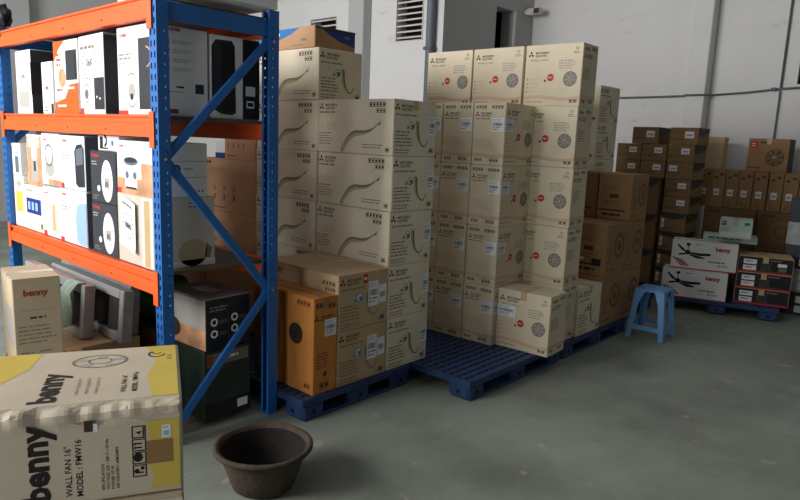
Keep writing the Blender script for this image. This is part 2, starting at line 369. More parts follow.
# pipes and conduits
g = MB(); g.tube([(WX1-.075, 5.50, .0), (WX1-.075, 5.50, CEIL-.01)], .055, M['pipe'], 14); o = put('drain_pipe', g.mesh('drain_pipe'))
tag(o, 'grey plastic drain pipe running up the wall beside the louvred vent', 'pipe')
for zz in (1.2, 2.75, 4.2):
    g = MB(); g.box(-.064, .074, -.064, .064, -.02, .02, M['conduit']); put('pipe_clamp', g.mesh('pipe_clamp', .008), o, (WX1-.075, 5.50, zz))
g = MB(); pts = [(WX2-.03, 5.2, 2.30)]
for k in range(13): pts.append((WX2-.03, 4.9-k*.155, 2.285-.012*math.sin(k/12*math.pi)))
pts += [(WX2-.03, 2.99, 2.278), (WX2-.225, 2.97, 2.278), (WX2-.225, 2.73, 2.28), (WX2-.03, 2.71, 2.29), (WX2-.03, 2.3, 2.315), (WX2-.03, 1.96, 2.35), (WX2-.03, 1.0, 2.39)]
g.tube(pts, .012, M['conduit'], 8); o = put('wall_conduit', g.mesh('wall_conduit')); tag(o, 'thin grey electrical conduit running along the white back wall', 'conduit')
g = MB(); g.box(-.025, .025, -.03, .03, -.02, .02, M['conduit']); put('junction', g.mesh('junction', .01), o, (WX2-.035, 2.02, 2.345))
g = MB(); g.tube([(WX2-.03, 1.955, 2.36), (WX2-.03, 1.95, CEIL)], .011, M['conduit'], 8); o = put('vertical_conduit', g.mesh('vertical_conduit'))
tag(o, 'thin dark vertical conduit rising on the wall at far right', 'conduit')
g = MB(); g.tube([(WX2-.03, 1.955, 2.33), (WX2-.03, 1.957, 1.5)], .009, M['conduit'], 8); put('lower_run', g.mesh('lower_run'), o)
o = thing('wall_bracket', 'small white metal bracket sticking out at the wall corner', 'bracket', (WX2-.25, WYC-.02, 3.49))
g = MB(); g.box(0, .25, -.03, .02, -.03, .03, M['slat']); put('arm', g.mesh('arm', .004), o)
g = MB(); g.box(-.02, .06, -.24, -.03, -.045, .045, M['slat']); g.box(-.03, -.02, -.24, -.14, -.04, .04, M['aludk']); put('plate', g.mesh('plate', .004), o)

# ------------------------------------------------------------------ pallets
def make_pallet(label, loc, rz, X, Yd, h=.13, group=None):
    root = thing('plastic_pallet', label, 'pallet', loc, rz, group)
    t = .022
    n = max(8, int(Yd/.06)); p = Yd/n
    def sl(): b = MB(); b.box(-X/2+.03, X/2-.03, -p*.36, p*.36, -t, 0, M['pallet']); return b.mesh('deck_slat')
    me = cached(('slat', X, Yd), sl)
    for k in range(n): put('deck_slat', me, root, (0, -Yd/2+p*(k+.5), h-.002))
    b = MB()
    for s in (-1, 1):
        b.box(-X/2, X/2, s*Yd/2-(.03 if s > 0 else 0), s*Yd/2+(.03 if s < 0 else 0), h-.038, h, M['pallet'])
        b.box(s*X/2-(.03 if s > 0 else 0), s*X/2+(.03 if s < 0 else 0), -Yd/2+.03, Yd/2-.03, h-.038, h, M['pallet'])
    put('deck_rim', cached(('rim', X, Yd), lambda: b.mesh('deck_rim')), root)
    c = MB(); m_ = 15
    for k in range(m_): q = -X/2+.08+(X-.16)*k/(m_-1); c.box(q-.012, q+.012, -Yd/2+.03, Yd/2-.03, h-.024, h-.006, M['pallet'])
    put('cross_ribs', cached(('ribs', X, Yd), lambda: c.mesh('cross_ribs')), root)
    f = MB(); f.box(-.085, .085, -.085, .085, .0, h-.03, M['pallet']); fm = cached('pfoot', lambda: f.mesh('pallet_foot', .02))
    hm = MB(); hm.box(-.087, -.086, -.012, .012, .035, .06, M['hole']); hme = cached('pfhole', lambda: hm.mesh('foot_slot'))
    for i in (-1, 0, 1):
        for j in (-1, 0, 1):
            o = put('foot', fm, root, (i*(X/2-.087), j*(Yd/2-.087), 0)); put('foot_slot', hme, o); put('foot_slot', hme, o, (0, 0, 0), R(90))
    rn = MB(); rn.box(-X/2+.02, X/2-.02, -.05, .05, 0, .018, M['pallet']); rm = cached(('runner', X), lambda: rn.mesh('bottom_runner', .003))
    for j in (-1, 0, 1): put('bottom_runner', rm, root, (0, j*(Yd/2-.052), .0))
    return root
PG = 'blue plastic pallets under the cartons'
def pal(label, x0, x1, y0, y1): return make_pallet(label, ((x0+x1)/2, (y0+y1)/2, 0), 0, round(x1-x0, 3), round(y1-y0, 3), group=PG)
pal('blue plastic pallet under the orange carton and green swirl cartons', 2.192, 3.105, 2.665, 3.865)
pal('blue plastic pallet with bare front deck between the two tall stacks', 3.135, 4.305, 2.20, 3.40)
pal('blue plastic pallet under the dark brown fan cartons behind the stool', 4.33, 5.47, 2.20, 3.40)
pal('blue plastic pallet under the farthest green swirl cartons', 5.50, 6.52, 2.38, 3.48)
pal('blue plastic pallet behind the rack under pinkish brown cartons', 2.30, 3.30, 3.90, 5.10)
pal('blue plastic pallet under the cartons with dark arcs', 7.13, 8.13, 2.54, 3.54)
pal('blue plastic pallet under the long row of narrow cartons at far wall', 7.82, 8.64, 1.22, 2.40)
PH = .13

# ------------------------------------------------------------------ print designs
def mits(p, u, v, s, col='ink'):
    s *= 1.3
    p.diamonds(u, v, s*.62, col); p.text('MITSUBISHI', u+s*.9, v+s*.06, s*.5, col, bold=.02); p.text('ELECTRIC', u+s*.9, v-s*.42, s*.5, col, bold=.02)
def curve(f, n=18): return [f(k/(n-1)) for k in range(n)]
def g_front(p):
    w, h = p.w, p.h
    mits(p, w*.05, h*.87, h*.10)
    p.bars(w*.02, h*.75, w*.30, 1, h*.06, 'inkg', h*.03)
    p.stamp(w*.70, h*.86, w*.20, h*.085); p.stamp(w*.79, h*.755, w*.11, h*.075)
    for u in (.03, .11, .20): p.ring(w*(u+.04), h*.50, h*.055, h*.06, 'inkg', n=4)
    p.ring(w*.17, h*.50, h*.11, h*.114, 'inkg', n=4, sy=.7)
    p.bars(w*.02, h*.36, w*.2, 5, h*.05, 'inkg', h*.018)
    def rib(t):
        u = w*(.33+.52*t)
        v = h*(.06+.36*(1-(1-min(t/.42, 1))**2.2) + (.20*max(0, (t-.55)/.45)**2.2))
        return u, v
    p.strip([(rib(t/17)[0], rib(t/17)[1]-h*.07*(1-t/17), h*.075*(1-t/17)+.002) for t in range(18)], 'green3')
    p.strip([(rib(t/17)[0], rib(t/17)[1]-h*.012, h*.022*math.sin(math.pi*min(1, t/17+.12))+.001) for t in range(18)], 'green2', 1)
    p.strip([(rib(t/17)[0], rib(t/17)[1]+h*.004, h*.005*math.sin(math.pi*(t-5)/11)+.0004) for t in range(5, 17)], 'ink2', 2)
    p.poly([(w*.79, h*.53), (w*.85, h*.62), (w*.84, h*.54)], 'inkg'); p.ring(w*.82, h*.56, h*.1, h*.105, 'inkl', n=16, sy=.8, a0=.3, a1=3.6)
    p.bars(w*.62, h*.17, w*.28, 2, h*.05, 'inkg', h*.016)
    p.stamp(w*.91, h*.06, w*.05, h*.08, 'ink2')
def g_side_c(p, col):
    w, h = p.w, p.h
    mits(p, w*.08, h*.86, h*.10)
    p.bars(w*.05, h*.72, w*.5, 1, h*.06, 'inkg', h*.025)
    p.disc(w*.42, h*.55, h*.075, col); p.ring(w*.42, h*.55, h*.03, h*.06, 'label', 1, a0=.5, a1=4.5); p.disc(w*.33, h*.51, h*.028, col)
    pts = curve(lambda t: (w*(.55+.02*t+.24*t*t), h*(.55-.36*math.sin(t*1.75)), h*.012))
    vs = []
    a = [(w*.56, h*.62), (w*.57, h*.45), (w*.60, h*.30), (w*.66, h*.20), (w*.73, h*.18), (w*.78, h*.24), (w*.80, h*.31)]
    for k in range(len(a)-1):
        q = h*.022*(1-k/8); d = Vector((a[k+1][0]-a[k][0], a[k+1][1]-a[k][1])).normalized(); nx = (-d.y*q, d.x*q)
        p.poly([(a[k][0]-nx[0], a[k][1]-nx[1]), (a[k+1][0]-nx[0], a[k+1][1]-nx[1]), (a[k+1][0]+nx[0], a[k+1][1]+nx[1]), (a[k][0]+nx[0], a[k][1]+nx[1])], 'green' if col == 'green' else 'green2', 1)
    p.poly([(w*.50, h*.66), (w*.58, h*.62), (w*.56, h*.45), (w*.60, h*.2), (w*.52, h*.40)], 'green3')
    p.bars(w*.05, h*.42, w*.4, 5, h*.06, 'inkg', h*.022); p.bars(w*.05, h*.10, w*.45, 2, h*.05, 'inkg', h*.018)
    p.stamp(w*.84, h*.06, w*.10, h*.09, 'ink2')
def g_side(p): g_side_c(p, 'green')
def g_sideblue(p): g_side_c(p, 'blue')
def gf_front(p):
    w, h = p.w, p.h
    p.stamp(w*.80, h*.80, w*.16, h*.075); p.stamp(w*.84, h*.70, w*.12, h*.07); mits(p, w*.05, h*.85, h*.1); p.bars(w*.04, h*.6, w*.4, 6, h*.07, 'inkg', h*.02)
def w_big(p):
    w, h = p.w, p.h
    mits(p, w*.10, h*.845, h*.075); p.text('WALL FAN', w*.09, h*.735, h*.045, 'inkg', wid=w*.32)
    p.ring(w*.90, h*.915, h*.018, h*.03, 'inkg', n=6, sy=.8); p.bars(w*.84, h*.86, w*.12, 2, h*.025, 'inkg', h*.012)
    p.bars(w*.60, h*.72, w*.30, 4, h*.04, 'inkl', h*.018); p.ring(w*.84, h*.68, h*.03, h*.036, 'inkg', n=10)
    p.disc(w*.47, h*.465, h*.062, 'red'); p.bars(w*.43, h*.46, w*.08, 1, h*.03, 'label', lay=1); p.disc(w*.375, h*.415, h*.022, 'pinkred')
    p.fan(w*.81, h*.435, h*.118, 'inkg', 'ink2', 'inkl')
    for k in range(4):
        v = h*(.43-.065*k); p.disc(w*.055, v+h*.008, h*.012, 'pinkred', n=8); p.bars(w*.085, v, w*.22, 1, h*.03, 'pinkband', h*.014)
    p.strip([(w*t/8, h*(.135+.02*math.sin(t*.8)), h*.028) for t in range(9)], 'pinkband'); p.bars(w*.04, h*.065, w*.4, 1, h*.03, 'inkg', h*.012)
    p.stamp(w*.82, h*.055, w*.13, h*.055, 'ink2')
def w_narrow(p):
    w, h = p.w, p.h
    p.stamp(w*.08, h*.905, w*.32, h*.05); p.stamp(w*.57, h*.905, w*.34, h*.05)
    mits(p, w*.12, h*.81, h*.062); p.bars(w*.08, h*.735, w*.5, 1, h*.04, 'inkg', h*.016)
    p.bars(w*.07, h*.42, w*.7, 5, h*.033, 'pinkband', h*.013); p.strip([(w*t/8, h*(.15+.012*math.sin(t*.9)), h*.03) for t in range(9)], 'pinkband')
    p.stamp(w*.10, h*.055, w*.22, h*.05, 'ink2'); p.stamp(w*.58, h*.055, w*.26, h*.05)
def w_side(p):
    w, h = p.w, p.h
    p.stamp(w*.12, h*.885, w*.28, h*.05); p.stamp(w*.56, h*.905, w*.30, h*.05); mits(p, w*.16, h*.80, h*.06); p.bars(w*.1, h*.6, w*.5, 5, h*.04, 'inkg', h*.013)
    p.strip([(w*t/8, h*.15, h*.03) for t in range(9)], 'pinkband'); p.stamp(w*.12, h*.055, w*.2, h*.055); p.stamp(w*.58, h*.065, w*.24, h*.055)
def or_front(p):
    w, h = p.w, p.h
    u, v = w*.72, h*.60
    p.disc(u, v, h*.11, 'ink2', 0)
    for r0, r1 in ((.0, .28), (.42, .55), (.68, .78), (.9, 1)): p.ring(u, v, h*.11*r0+.001, h*.11*r1, 'ink', 1)
    p.ring(w*.30, h*.52, h*.02, h*.09, 'ink2')
    p.ring(w*.88, h*.44, h*.20, h*.204, 'pinkred', a0=1.6, a1=4.7); p.bars(w*.08, h*.76, w*.22, 2, h*.035, 'red', h*.02)
    p.stamp(w*.74, h*.91, w*.20, h*.05); p.stamp(w*.04, h*.05, w*.12, h*.05); p.stamp(w*.86, h*.06, w*.09, h*.045)
    p.bars(w*.1, h*.40, w*.3, 6, h*.04, 'pinkred', h*.01)
def or_side(p):
    w, h = p.w, p.h
    p.stamp(w*.1, h*.90, w*.25, h*.05); p.stamp(w*.6, h*.88, w*.3, h*.055); mits(p, w*.12, h*.79, h*.05); p.bars(w*.14, h*.42, w*.5, 6, h*.03, 'pinkred', h*.012)
    p.poly([(w*.4, h*.2), (w*.5, h*.24), (w*.6, h*.2), (w*.5, h*.17)], 'ink2'); p.stamp(w*.28, h*.055, w*.38, h*.06)
def d_front(p):
    w, h = p.w, p.h
    p.bars(w*.2, h*.88, w*.4, 1, h*.06, 'inkg', h*.03); p.bars(w*.1, h*.72, w*.6, 2, h*.05, 'ink2', h*.012); p.rect(w*.35, h*.48, w*.62, h*.56, 'ink2'); p.bars(w*.15, h*.4, w*.6, 2, h*.06, 'ink2', h*.012)
    p.rect(w*.05, h*.195, w*.85, h*.225, 'ink'); p.bars(w*.15, h*.09, w*.65, 1, h*.08, 'ink', h*.045)
def d_side(p):
    w, h = p.w, p.h
    p.ring(w*.66, h*.56, h*.16, h*.225, 'dbrown', sy=1.15); p.disc(w*.66, h*.56, h*.10, 'dbrown'); p.ring(w*.66, h*.56, h*.18, h*.19, 'ink2', 1, sy=1.15); p.bars(w*.1, h*.85, w*.25, 2, h*.05, 'inkg', h*.02); p.bars(w*.12, h*.5, w*.2, 5, h*.06, 'ink2', h*.015); p.bars(w*.1, h*.1, w*.5, 1, h*.05, 'ink2', h*.02)
def e_front(p):
    w, h = p.w, p.h
    p.bars(w*.04, h*.90, w*.2, 1, h*.05, 'ink', h*.045); p.bars(w*.2, h*.80, w*.4, 2, h*.05, 'inkg', h*.012); p.ring(w*.80, h*.80, h*.10, h*.108, 'inkg'); p.ring(w*.80, h*.80, h*.05, h*.055, 'inkg')
    for k in range(4):
        p.disc(w*(.12+.17*k), h*.44, h*.045, 'inkg'); p.rect(w*(.10+.17*k), h*.22, w*(.135+.17*k), h*.32, 'pinkred')
    p.bars(w*.1, h*.06, w*.4, 1, h*.05, 'ink', h*.02)
def arc_front(p):
    w, h = p.w, p.h
    p.poly([(w*.50+w*.5*math.cos(R(a)), h*.99+h*.30*math.sin(R(a))) for a in range(180, 361, 15)], 'wavedk'); p.bars(w*.1, h*.62, w*.3, 1, h*.06, 'inkg', h*.04); p.bars(w*.1, h*.2, w*.5, 2, h*.08, 'ink2', h*.03)
def lip_front(p):
    w, h = p.w, p.h
    p.rect(w*.02, h*.70, w*.55, h*.715, 'ink2'); p.bars(w*.05, h*.8, w*.25, 1, h*.1, 'inkg', h*.06); p.bars(w*.05, h*.35, w*.55, 2, h*.1, 'ink2', h*.03)
def lip_side(p):
    w, h = p.w, p.h
    p.poly([(0, h*.99), (w, h*.99), (w, h*.80), (w*.55, h*.55), (0, h*.48)], 'wavedk')
def n_front(p):
    w, h = p.w, p.h
    p.stamp(w*.55, h*.84, w*.3, h*.07); p.rect(w*.18, h*.78, w*.4, h*.83, 'ink2'); p.bars(w*.15, h*.66, w*.6, 4, h*.05, 'inkg', h*.012); p.bars(w*.2, h*.12, w*.5, 2, h*.05, 'ink2', h*.015)
def rear_fan(p):
    w, h = p.w, p.h
    p.rect(w*.06, h*.72, w*.24, h*.93, 'red'); p.bars(w*.09, h*.83, w*.12, 2, h*.06, 'label', lay=1); p.bars(w*.3, h*.86, w*.22, 1, h*.05, 'ink', h*.05); p.bars(w*.3, h*.74, w*.35, 2, h*.05, 'inkg', h*.015)
    p.fan(w*.68, h*.44, h*.25, 'ink2', 'ink2', 'brown'); p.bars(w*.04, h*.1, w*.4, 1, h*.06, 'ink2', h*.03)
def big_fan(p):
    w, h = p.w, p.h
    p.ring(w*.45, h*.5, h*.2, h*.27, 'olive'); p.disc(w*.45, h*.5, h*.1, 'olive'); p.stamp(w*.1, h*.85, w*.2, h*.08, 'ink2'); p.bars(w*.1, h*.12, w*.4, 2, h*.06, 'ink2', h*.02)
def cf_front(p):
    w, h = p.w, p.h
    p.text('benny', w*.67, h*.72, h*.21, 'red', bold=.05, wid=w*.22); p.bars(w*.36, h*.88, w*.14, 1, h*.05, 'inkg', h*.03)
    u, v = w*.25, h*.62
    p.disc(u, h*.885, w*.036, 'ink', 1, ry=h*.05); p.rect(u-h*.014, v, u+h*.014, h*.9, 'ink', 1); p.disc(u, v-h*.02, w*.042, 'ink', 1, ry=h*.085)
    p.poly([(u-w*.02, v+h*.02), (u-w*.02, v-h*.04), (u-w*.10, v+h*.05), (u-w*.17, v+h*.22), (u-w*.165, v+h*.26), (u-w*.12, v+h*.20)], 'ink', 1)
    p.poly([(u+w*.02, v-h*.005), (u+w*.02, v-h*.05), (u+w*.18, v-h*.12), (u+w*.34, v-h*.09), (u+w*.365, v-h*.03), (u+w*.33, v-h*.005), (u+w*.18, v-h*.02)], 'ink', 1)
    p.poly([(u+w*.01, v-h*.06), (u+w*.04, v-h*.13), (u+w*.14, v-h*.21), (u+w*.25, v-h*.21), (u+w*.27, v-h*.17), (u+w*.14, v-h*.11)], 'ink', 1)
    p.poly([(u-w*.02, v-h*.05), (u-w*.04, v-h*.11), (u-w*.13, v-h*.15), (u-w*.15, v-h*.11), (u-w*.1, v-h*.06)], 'ink', 1)
    for k in range(3): p.poly([(w*(.015+.06*k), h*(.40-.03*k)), (w*(.05+.06*k), h*(.40-.03*k)), (w*(.20+.05*k), h*.10), (w*(.165+.05*k), h*.10)], ('pinkred', 'ink2', 'red')[k])
    p.bars(w*.58, h*.30, w*.3, 1, h*.07, 'inkg', h*.05); p.bars(w*.72, h*.18, w*.17, 1, h*.07, 'inkl', h*.06)
    p.rect(0.002, .001, w-.002, h*.045, 'red')
def dk_front(p):
    w, h = p.w, p.h
    p.rect(.005, .005, w-.005, h-.006, 'blackbox', -1)
    for v in (.52, .14):
        p.rect(w*.10, h*v, w*.34, h*(v+.30), 'label'); p.bars(w*.14, h*(v+.14), w*.15, 1, h*.1, 'inkg', h*.07, lay=1)
    p.bars(w*.42, h*.62, w*.25, 4, h*.13, 'inkg', h*.03); p.bars(w*.58, h*.80, w*.3, 1, h*.1, 'inkl', h*.04); p.rect(.001, .001, w-.001, h*.10, 'red'); p.rect(w*.4, h*.14, w*.86, h*.155, 'inkg')
def dk_frontg(p): dk_front(p); p.rect(p.w*.74, p.h*.20, p.w*.88, p.h*.42, 'green', 1); p.rect(p.w*.72, p.h*.48, p.w*.88, p.h*.68, 'label', 1)
def gr_front(p):
    w, h = p.w, p.h
    p.rect(w*.05, h*.68, w*.20, h*.92, 'pinkred'); p.bars(w*.07, h*.8, w*.1, 1, h*.08, 'label', h*.05, lay=1); p.text('IERI', w*.76, h*.74, h*.2, 'ink', bold=.05, wid=w*.16); p.bars(w*.05, h*.45, w*.3, 2, h*.1, 'inkg', h*.03)
    p.rect(w*.05, h*.1, w*.95, h*.36, 'offwhite')
def lbl2(p):
    w, h = p.w, p.h
    for v in (.54, .12): p.rect(w*.3, h*v, w*.62, h*(v+.30), 'label')
    p.bars(w*.66, h*.7, w*.25, 4, h*.14, 'inkl', h*.04)

# ------------------------------------------------------------------ tall stack with green swirl
ORD = ['bottom', 'second', 'third', 'fourth', 'fifth', 'sixth']
GS = (.40, .695, .340); gz = .342
def jit(a=.004): return random.uniform(-a, a)
for k in range(5):
    r = carton('fan_carton', f'cream carton with green swirl, {ORD[k]} from the pallet in right column of near stack', 'carton', (3.087+jit(), 3.037+jit(.003), PH+k*gz), GS, 'cream', R(jit(.5)), g_front, g_side, flaps='y' if k == 4 else None, group='green swirl cartons of the near stack')
    sticker(r, GS, 'y', .325, .13, .07, .12)
for k in range(6):
    carton('fan_carton', f'cream carton with green swirl, {ORD[k]} from the pallet in left column of near stack', 'carton', (3.087+jit(), 3.740+jit(.003), PH+k*gz), GS, 'cream', R(jit(.5)), g_front, g_side, group='green swirl cartons of the near stack')
def bw_front(p):
    w, h = p.w, p.h
    p.poly([(0.002, h*.98), (w*.75, h*.98), (w*.62, h*.72), (w*.35, h*.42), (.002, h*.28)], 'blue2'); p.rect(w*.3, h*.68, w*.42, h*.82, 'label', 1); p.bars(w*.78, h*.34, w*.15, 1, h*.2, 'inkg', h*.12); p.bars(w*.62, h*.13, w*.3, 1, h*.1, 'inkg', h*.06)
def bw_side(p):
    w, h = p.w, p.h
    p.poly([(w*.12, h*.97), (w*.98, h*.97), (w*.99, h*.25), (w*.6, h*.42), (w*.3, h*.72)], 'navy'); p.bars(w*.72, h*.62, w*.2, 1, h*.2, 'blue', h*.1, lay=1); p.rect(.002, h*.9, w-.002, h*.985, 'ink2', 2)
carton('fan_carton', 'brown carton with blue wave print on top of the near stack', 'carton', (3.075, 3.765, PH+6*gz), (.365, .66, .14), 'pink', R(-.6), bw_front, bw_side)
GFS = (.415, .70, .338)
for k in range(2):
    r = carton('fan_carton', f'tan carton with blue dot and white label, {("bottom", "upper")[k]} of the pair beside the orange carton', 'carton', (2.672, 3.035, PH+k*.34), GFS, 'kraft', R(jit(.3)), gf_front, g_sideblue, flaps='x' if k else None, group='tan cartons with a blue dot')
    sticker(r, GFS, 'y', .245, .12, .085, .155); sticker(r, GFS, 'y', .335, .13, .065, .115, 'tiny')
    if k:
        p = P2(1, 1); p.rect(.20, .27, .237, .325, 'red'); p.rect(.207, .29, .23, .305, 'label', 1); put('red_mark', p.mesh('red_mark', faceY(*GFS)), r)
ORS = (.178, .56, .57)
r = carton('fan_carton', 'tall orange brown carton with black spiral emblem at front of pallet', 'carton', (2.368, 2.965, PH), ORS, 'orange', R(.4), or_front, or_side, flaps='y', tape='btape')
sticker(r, ORS, 'y', .08, .34, .09, .10)
# pinkish cartons seen through the rack
for k in range(4):
    s = (.42, .80, .42) if k < 3 else (.42, .42, .40)
    carton('fan_carton', f'pinkish brown carton behind the blue rack, {ORD[k]} from the pallet', 'carton', (3.10, 4.495 if k < 3 else 4.31, PH+k*.421), s, 'pink', R(jit(.6)), e_front, None, group='pinkish brown cartons behind the rack')
carton('small_box', 'small white and blue box on pinkish cartons behind the rack', 'box', (3.02, 4.615, PH+3*.421), (.2, .17, .15), 'white', R(3), lambda p: p.rect(.001, .001, p.w-.001, p.h*.3, 'navy'))

# ------------------------------------------------------------------ second stack, wall fans
WS = (.25, .45, .436); WN = (.42, .262, .436); wz = .4375; YW = R(3.2)
def yawed(ox, oy, a, x, y): return (ox+x*math.cos(a)-y*math.sin(a), oy+x*math.sin(a)+y*math.cos(a))
for c in range(3):
    for k in range(4):
        x, y = yawed(3.846, 2.535, YW, WN[0]/2, WN[1]/2+c*.266)
        nm = ('right', 'middle', 'left')[c]
        r = carton('wall_fan_carton', f'narrow end of tan carton facing out, {ORD[k]} up, {nm} column of front row', 'carton', (x+jit(), y+jit(.001), PH+k*wz), WN, 'tan', YW+R(jit(.25)), w_narrow, w_big, group='tan wall fan cartons end on')
        sticker(r, WN, 'x', .155, .235, .098, .095)
        if c == 0: sticker(r, WN, 'y', .005, .24, .11, .085)
for c in range(3):
    for k in range(5):
        x, y = yawed(4.285, 2.225, R(1.5), WS[0]/2, WS[1]/2+c*.462)
        nm = ('right', 'middle', 'left')[c]
        carton('wall_fan_carton', f'tan carton with round fan print, {ORD[k]} up, {nm} column of rear row', 'carton', (x+jit(), y+jit(.003), PH+k*wz), WS, 'tan', R(2.5+jit(.5)) if c == 0 else R(1+jit(.3)), w_big, w_side, group='tan wall fan cartons broadside')
x, y = yawed(3.926, 2.115, YW, .1325, .212)
WF = (.265, .422, .433)
r = carton('wall_fan_carton', 'single tan carton with fan print standing in front of its stack', 'carton', (x, y, PH), WF, 'tan', YW, w_big, w_side, flaps='x')
sticker(r, WF, 'x', .005, .235, .15, .085)

# ------------------------------------------------------------------ cartons further back
r = carton('fan_carton', 'cream carton low on the pallet behind the single tan carton', 'carton', (4.735, 2.56, PH), (.395, .695, .386), 'cream', R(0), g_front, g_side, flaps='y')
for k in range(6):
    carton('fan_carton', f'farthest cream carton with green swirl, {ORD[k]} from the pallet', 'carton', (5.93+jit(), 3.105+jit(), PH+k*.339), (.41, .70, .337), 'cream', R(jit(.6)), g_front, g_side, group='farthest column of green swirl cartons')
DS = (.37, .298, .425)
for i, (x, y, k, lb) in enumerate([(5.128, 2.36, 0, 'bottom near corner'), (5.505, 2.36, 0, 'bottom far corner'), (5.128, 2.36, 1, 'middle near corner'), (5.505, 2.36, 1, 'middle far corner'),
        (5.505, 2.669, 0, 'bottom inner side'), (5.505, 2.669, 1, 'middle inner side'), (5.515, 2.36, 2, 'top right'), (5.515, 2.67, 2, 'top left')]):
    if i in (4, 5): x = 5.27
    r = carton('pedestal_fan_carton', f'dark brown fan carton behind the stool, {lb} of its block', 'carton', (x, y, PH+k*.428), DS if k < 2 else (.35, .298, .395), 'brown' if i != 7 else 'dbrown', R(jit(.6)), d_front, d_side, group='dark brown fan cartons behind the stool')
    if i == 2: sticker(r, DS, 'x', .04, .12, .07, .02, 'tiny'); p = P2(1, 1); p.rect(.18, .08, .26, .14, 'ink', 0); put('printed_mark', p.mesh('printed_mark', faceX(*DS)), r)
carton('fan_carton', 'pale carton standing low past the dark brown fan cartons', 'carton', (5.90, 2.55, PH), (.36, .36, .42), 'kraft', 0, d_front, d_side)
# cartons with dark arcs
AS = (.36, .275, .18); AG = 'flat brown cartons with white labels'
for c in range(3):
    for k in range(4 if c == 0 else 2):
        z = 1.475-.182*(k-1) if c else 1.475-.182*(k-1)
        y = 2.455+c*.287
        r = carton('flat_carton', f'flat brown carton with white label, {("right", "middle", "left")[c]} column, {("second", "third", "fourth", "fifth")[k]} layer from top', 'carton', (7.29+jit(.006), y, 1.475-.182*k), AS, 'olive', R(jit(1.2)), lip_front, lip_side if c == 0 else None, group=AG)
        sticker(r, AS, 'x', .14 if not (c == 0 and k == 1) else .03, .085, .085, .06, 'tiny')
for y, nm in ((2.45, 'right'), (2.86, 'left')):
    r = carton('flat_carton', f'topmost flat brown carton at {nm} above the arc cartons', 'carton', (7.29, y, 1.657), (.36, .29, .18), 'olive', R(1), lip_front, lip_side, group=AG)
    sticker(r, (.36, .29, .18), 'x', .155, .07, .09, .07, 'tiny')
BS = (.40, .50, .385)
for k in range(3):
    r = carton('arc_carton', f'dark carton with black arc under its top edge, {("bottom", "middle", "top")[k]} of left pile', 'carton', (7.27, 2.88, PH+k*.386), BS, 'dbrown', R(jit(1)), arc_front, None, group='cartons with black arcs')
    sticker(r, BS, 'x', .15, .20, .08, .04, 'tiny')
for k in range(4):
    r = carton('arc_carton', f'small dark carton with black arc, {ORD[k]} from pallet in right pile', 'carton', (7.29, 2.47, PH+k*.199), (.36, .275, .198), 'olive', R(jit(1)), arc_front, lip_side, group='cartons with black arcs')
    sticker(r, (.36, .275, .198), 'x', .02, .04, .03, .1, 'tiny')
# row of narrow cartons at the far wall
for k in range(2):
    for c in range(2):
        carton('fan_carton', f'big dark carton with round fan print, {("lower", "upper")[k]} {("left", "right")[c]} under the narrow row', 'carton', (8.12, 2.13-c*.56, PH+k*.425), (.42, .55, .423), 'dbrown', R(jit(.5)), big_fan, None, group='big dark fan cartons at the far wall')
for k in range(8):
    NS = (.42, .138, .42)
    r = carton('narrow_carton', f'narrow brown carton standing upright in far row, {["first", "second", "third", "fourth", "fifth", "sixth", "seventh", "eighth"][k]} from the left', 'carton', (8.12+jit(.008), 2.43-.145*k, PH+.85), NS, 'brown', R(jit(.8)), n_front, None, group='narrow brown cartons in the far row')
    sticker(r, NS, 'x', .03, .13, .06, .075, 'tiny')
carton('fan_carton', 'brown carton with red square and round fan print on the narrow row', 'carton', (8.12, 1.84, PH+1.271), (.30, .40, .36), 'brown', R(2), rear_fan, lambda p: p.rect(.001, .001, p.w-.001, p.h-.001, 'ink'), flaps='x')
carton('fan_carton', 'plain tan carton upright behind the flat brown cartons', 'carton', (8.25, 2.45, PH+1.271), (.3, .2, .37), 'kraft', R(8))
for k in range(5):
    r = carton('wrapped_box', f'grey wrapped box with white labels at right edge, {ORD[k]} of its pile', 'box', (7.61+jit(.015), 1.20+jit(.015), .0+.235*k), (.36, .46, .232), 'plas' if k % 2 else 'darkgrey', R(jit(2)), lbl2, None, group='grey wrapped boxes at the right edge')

# ------------------------------------------------------------------ ceiling fan boxes on a turned pallet
FA = R(16); FO = (6.78, 1.763)
def fl(x, y): return yawed(*FO, FA, x, y)
x, y = fl(.34, .07); make_pallet('blue plastic pallet turned askew under the white ceiling fan boxes', (x, y, 0), FA, .66, 1.08, group=PG)
CF = (.26, .60, .285)
def cfbox(lb, x, y, z, rz=0):
    q = fl(x+CF[0]/2, y+CF[1]/2)
    return carton('ceiling_fan_box', lb, 'box', (*q, z), CF, 'white', FA+R(rz), cf_front, lambda p: (p.rect(.002, .002, p.w-.002, p.h-.002, 'ink'), p.rect(.002, .002, p.w-.002, p.h*.1, 'red', 1)), flaps='y', tape='ctape', group='white ceiling fan boxes')
cfbox('lower white ceiling fan box with red lettering on the pallet', .0, .0, PH)
cfbox('upper white ceiling fan box with red lettering', .075, -.06, PH+.286, .5)
DKS = (.36, .475, .158)
for k in range(3):
    q = fl(.11+DKS[0]/2+jit(.01), -.07-DKS[1]/2)
    carton('flat_black_box', f'{("bottom", "middle", "top")[k]} of three flat black boxes with red lower edge', 'box', (*q, PH+k*.1595), DKS, 'kraft', FA+R(jit(1)), dk_frontg if k == 2 else dk_front, None, flaps='x', tape='tape', group='flat black boxes with red edges')
q = fl(.36+.12, .17)
carton('carton', 'brown carton hidden behind the white ceiling fan boxes', 'carton', (*q, PH), (.22, .40, .555), 'dbrown', FA)
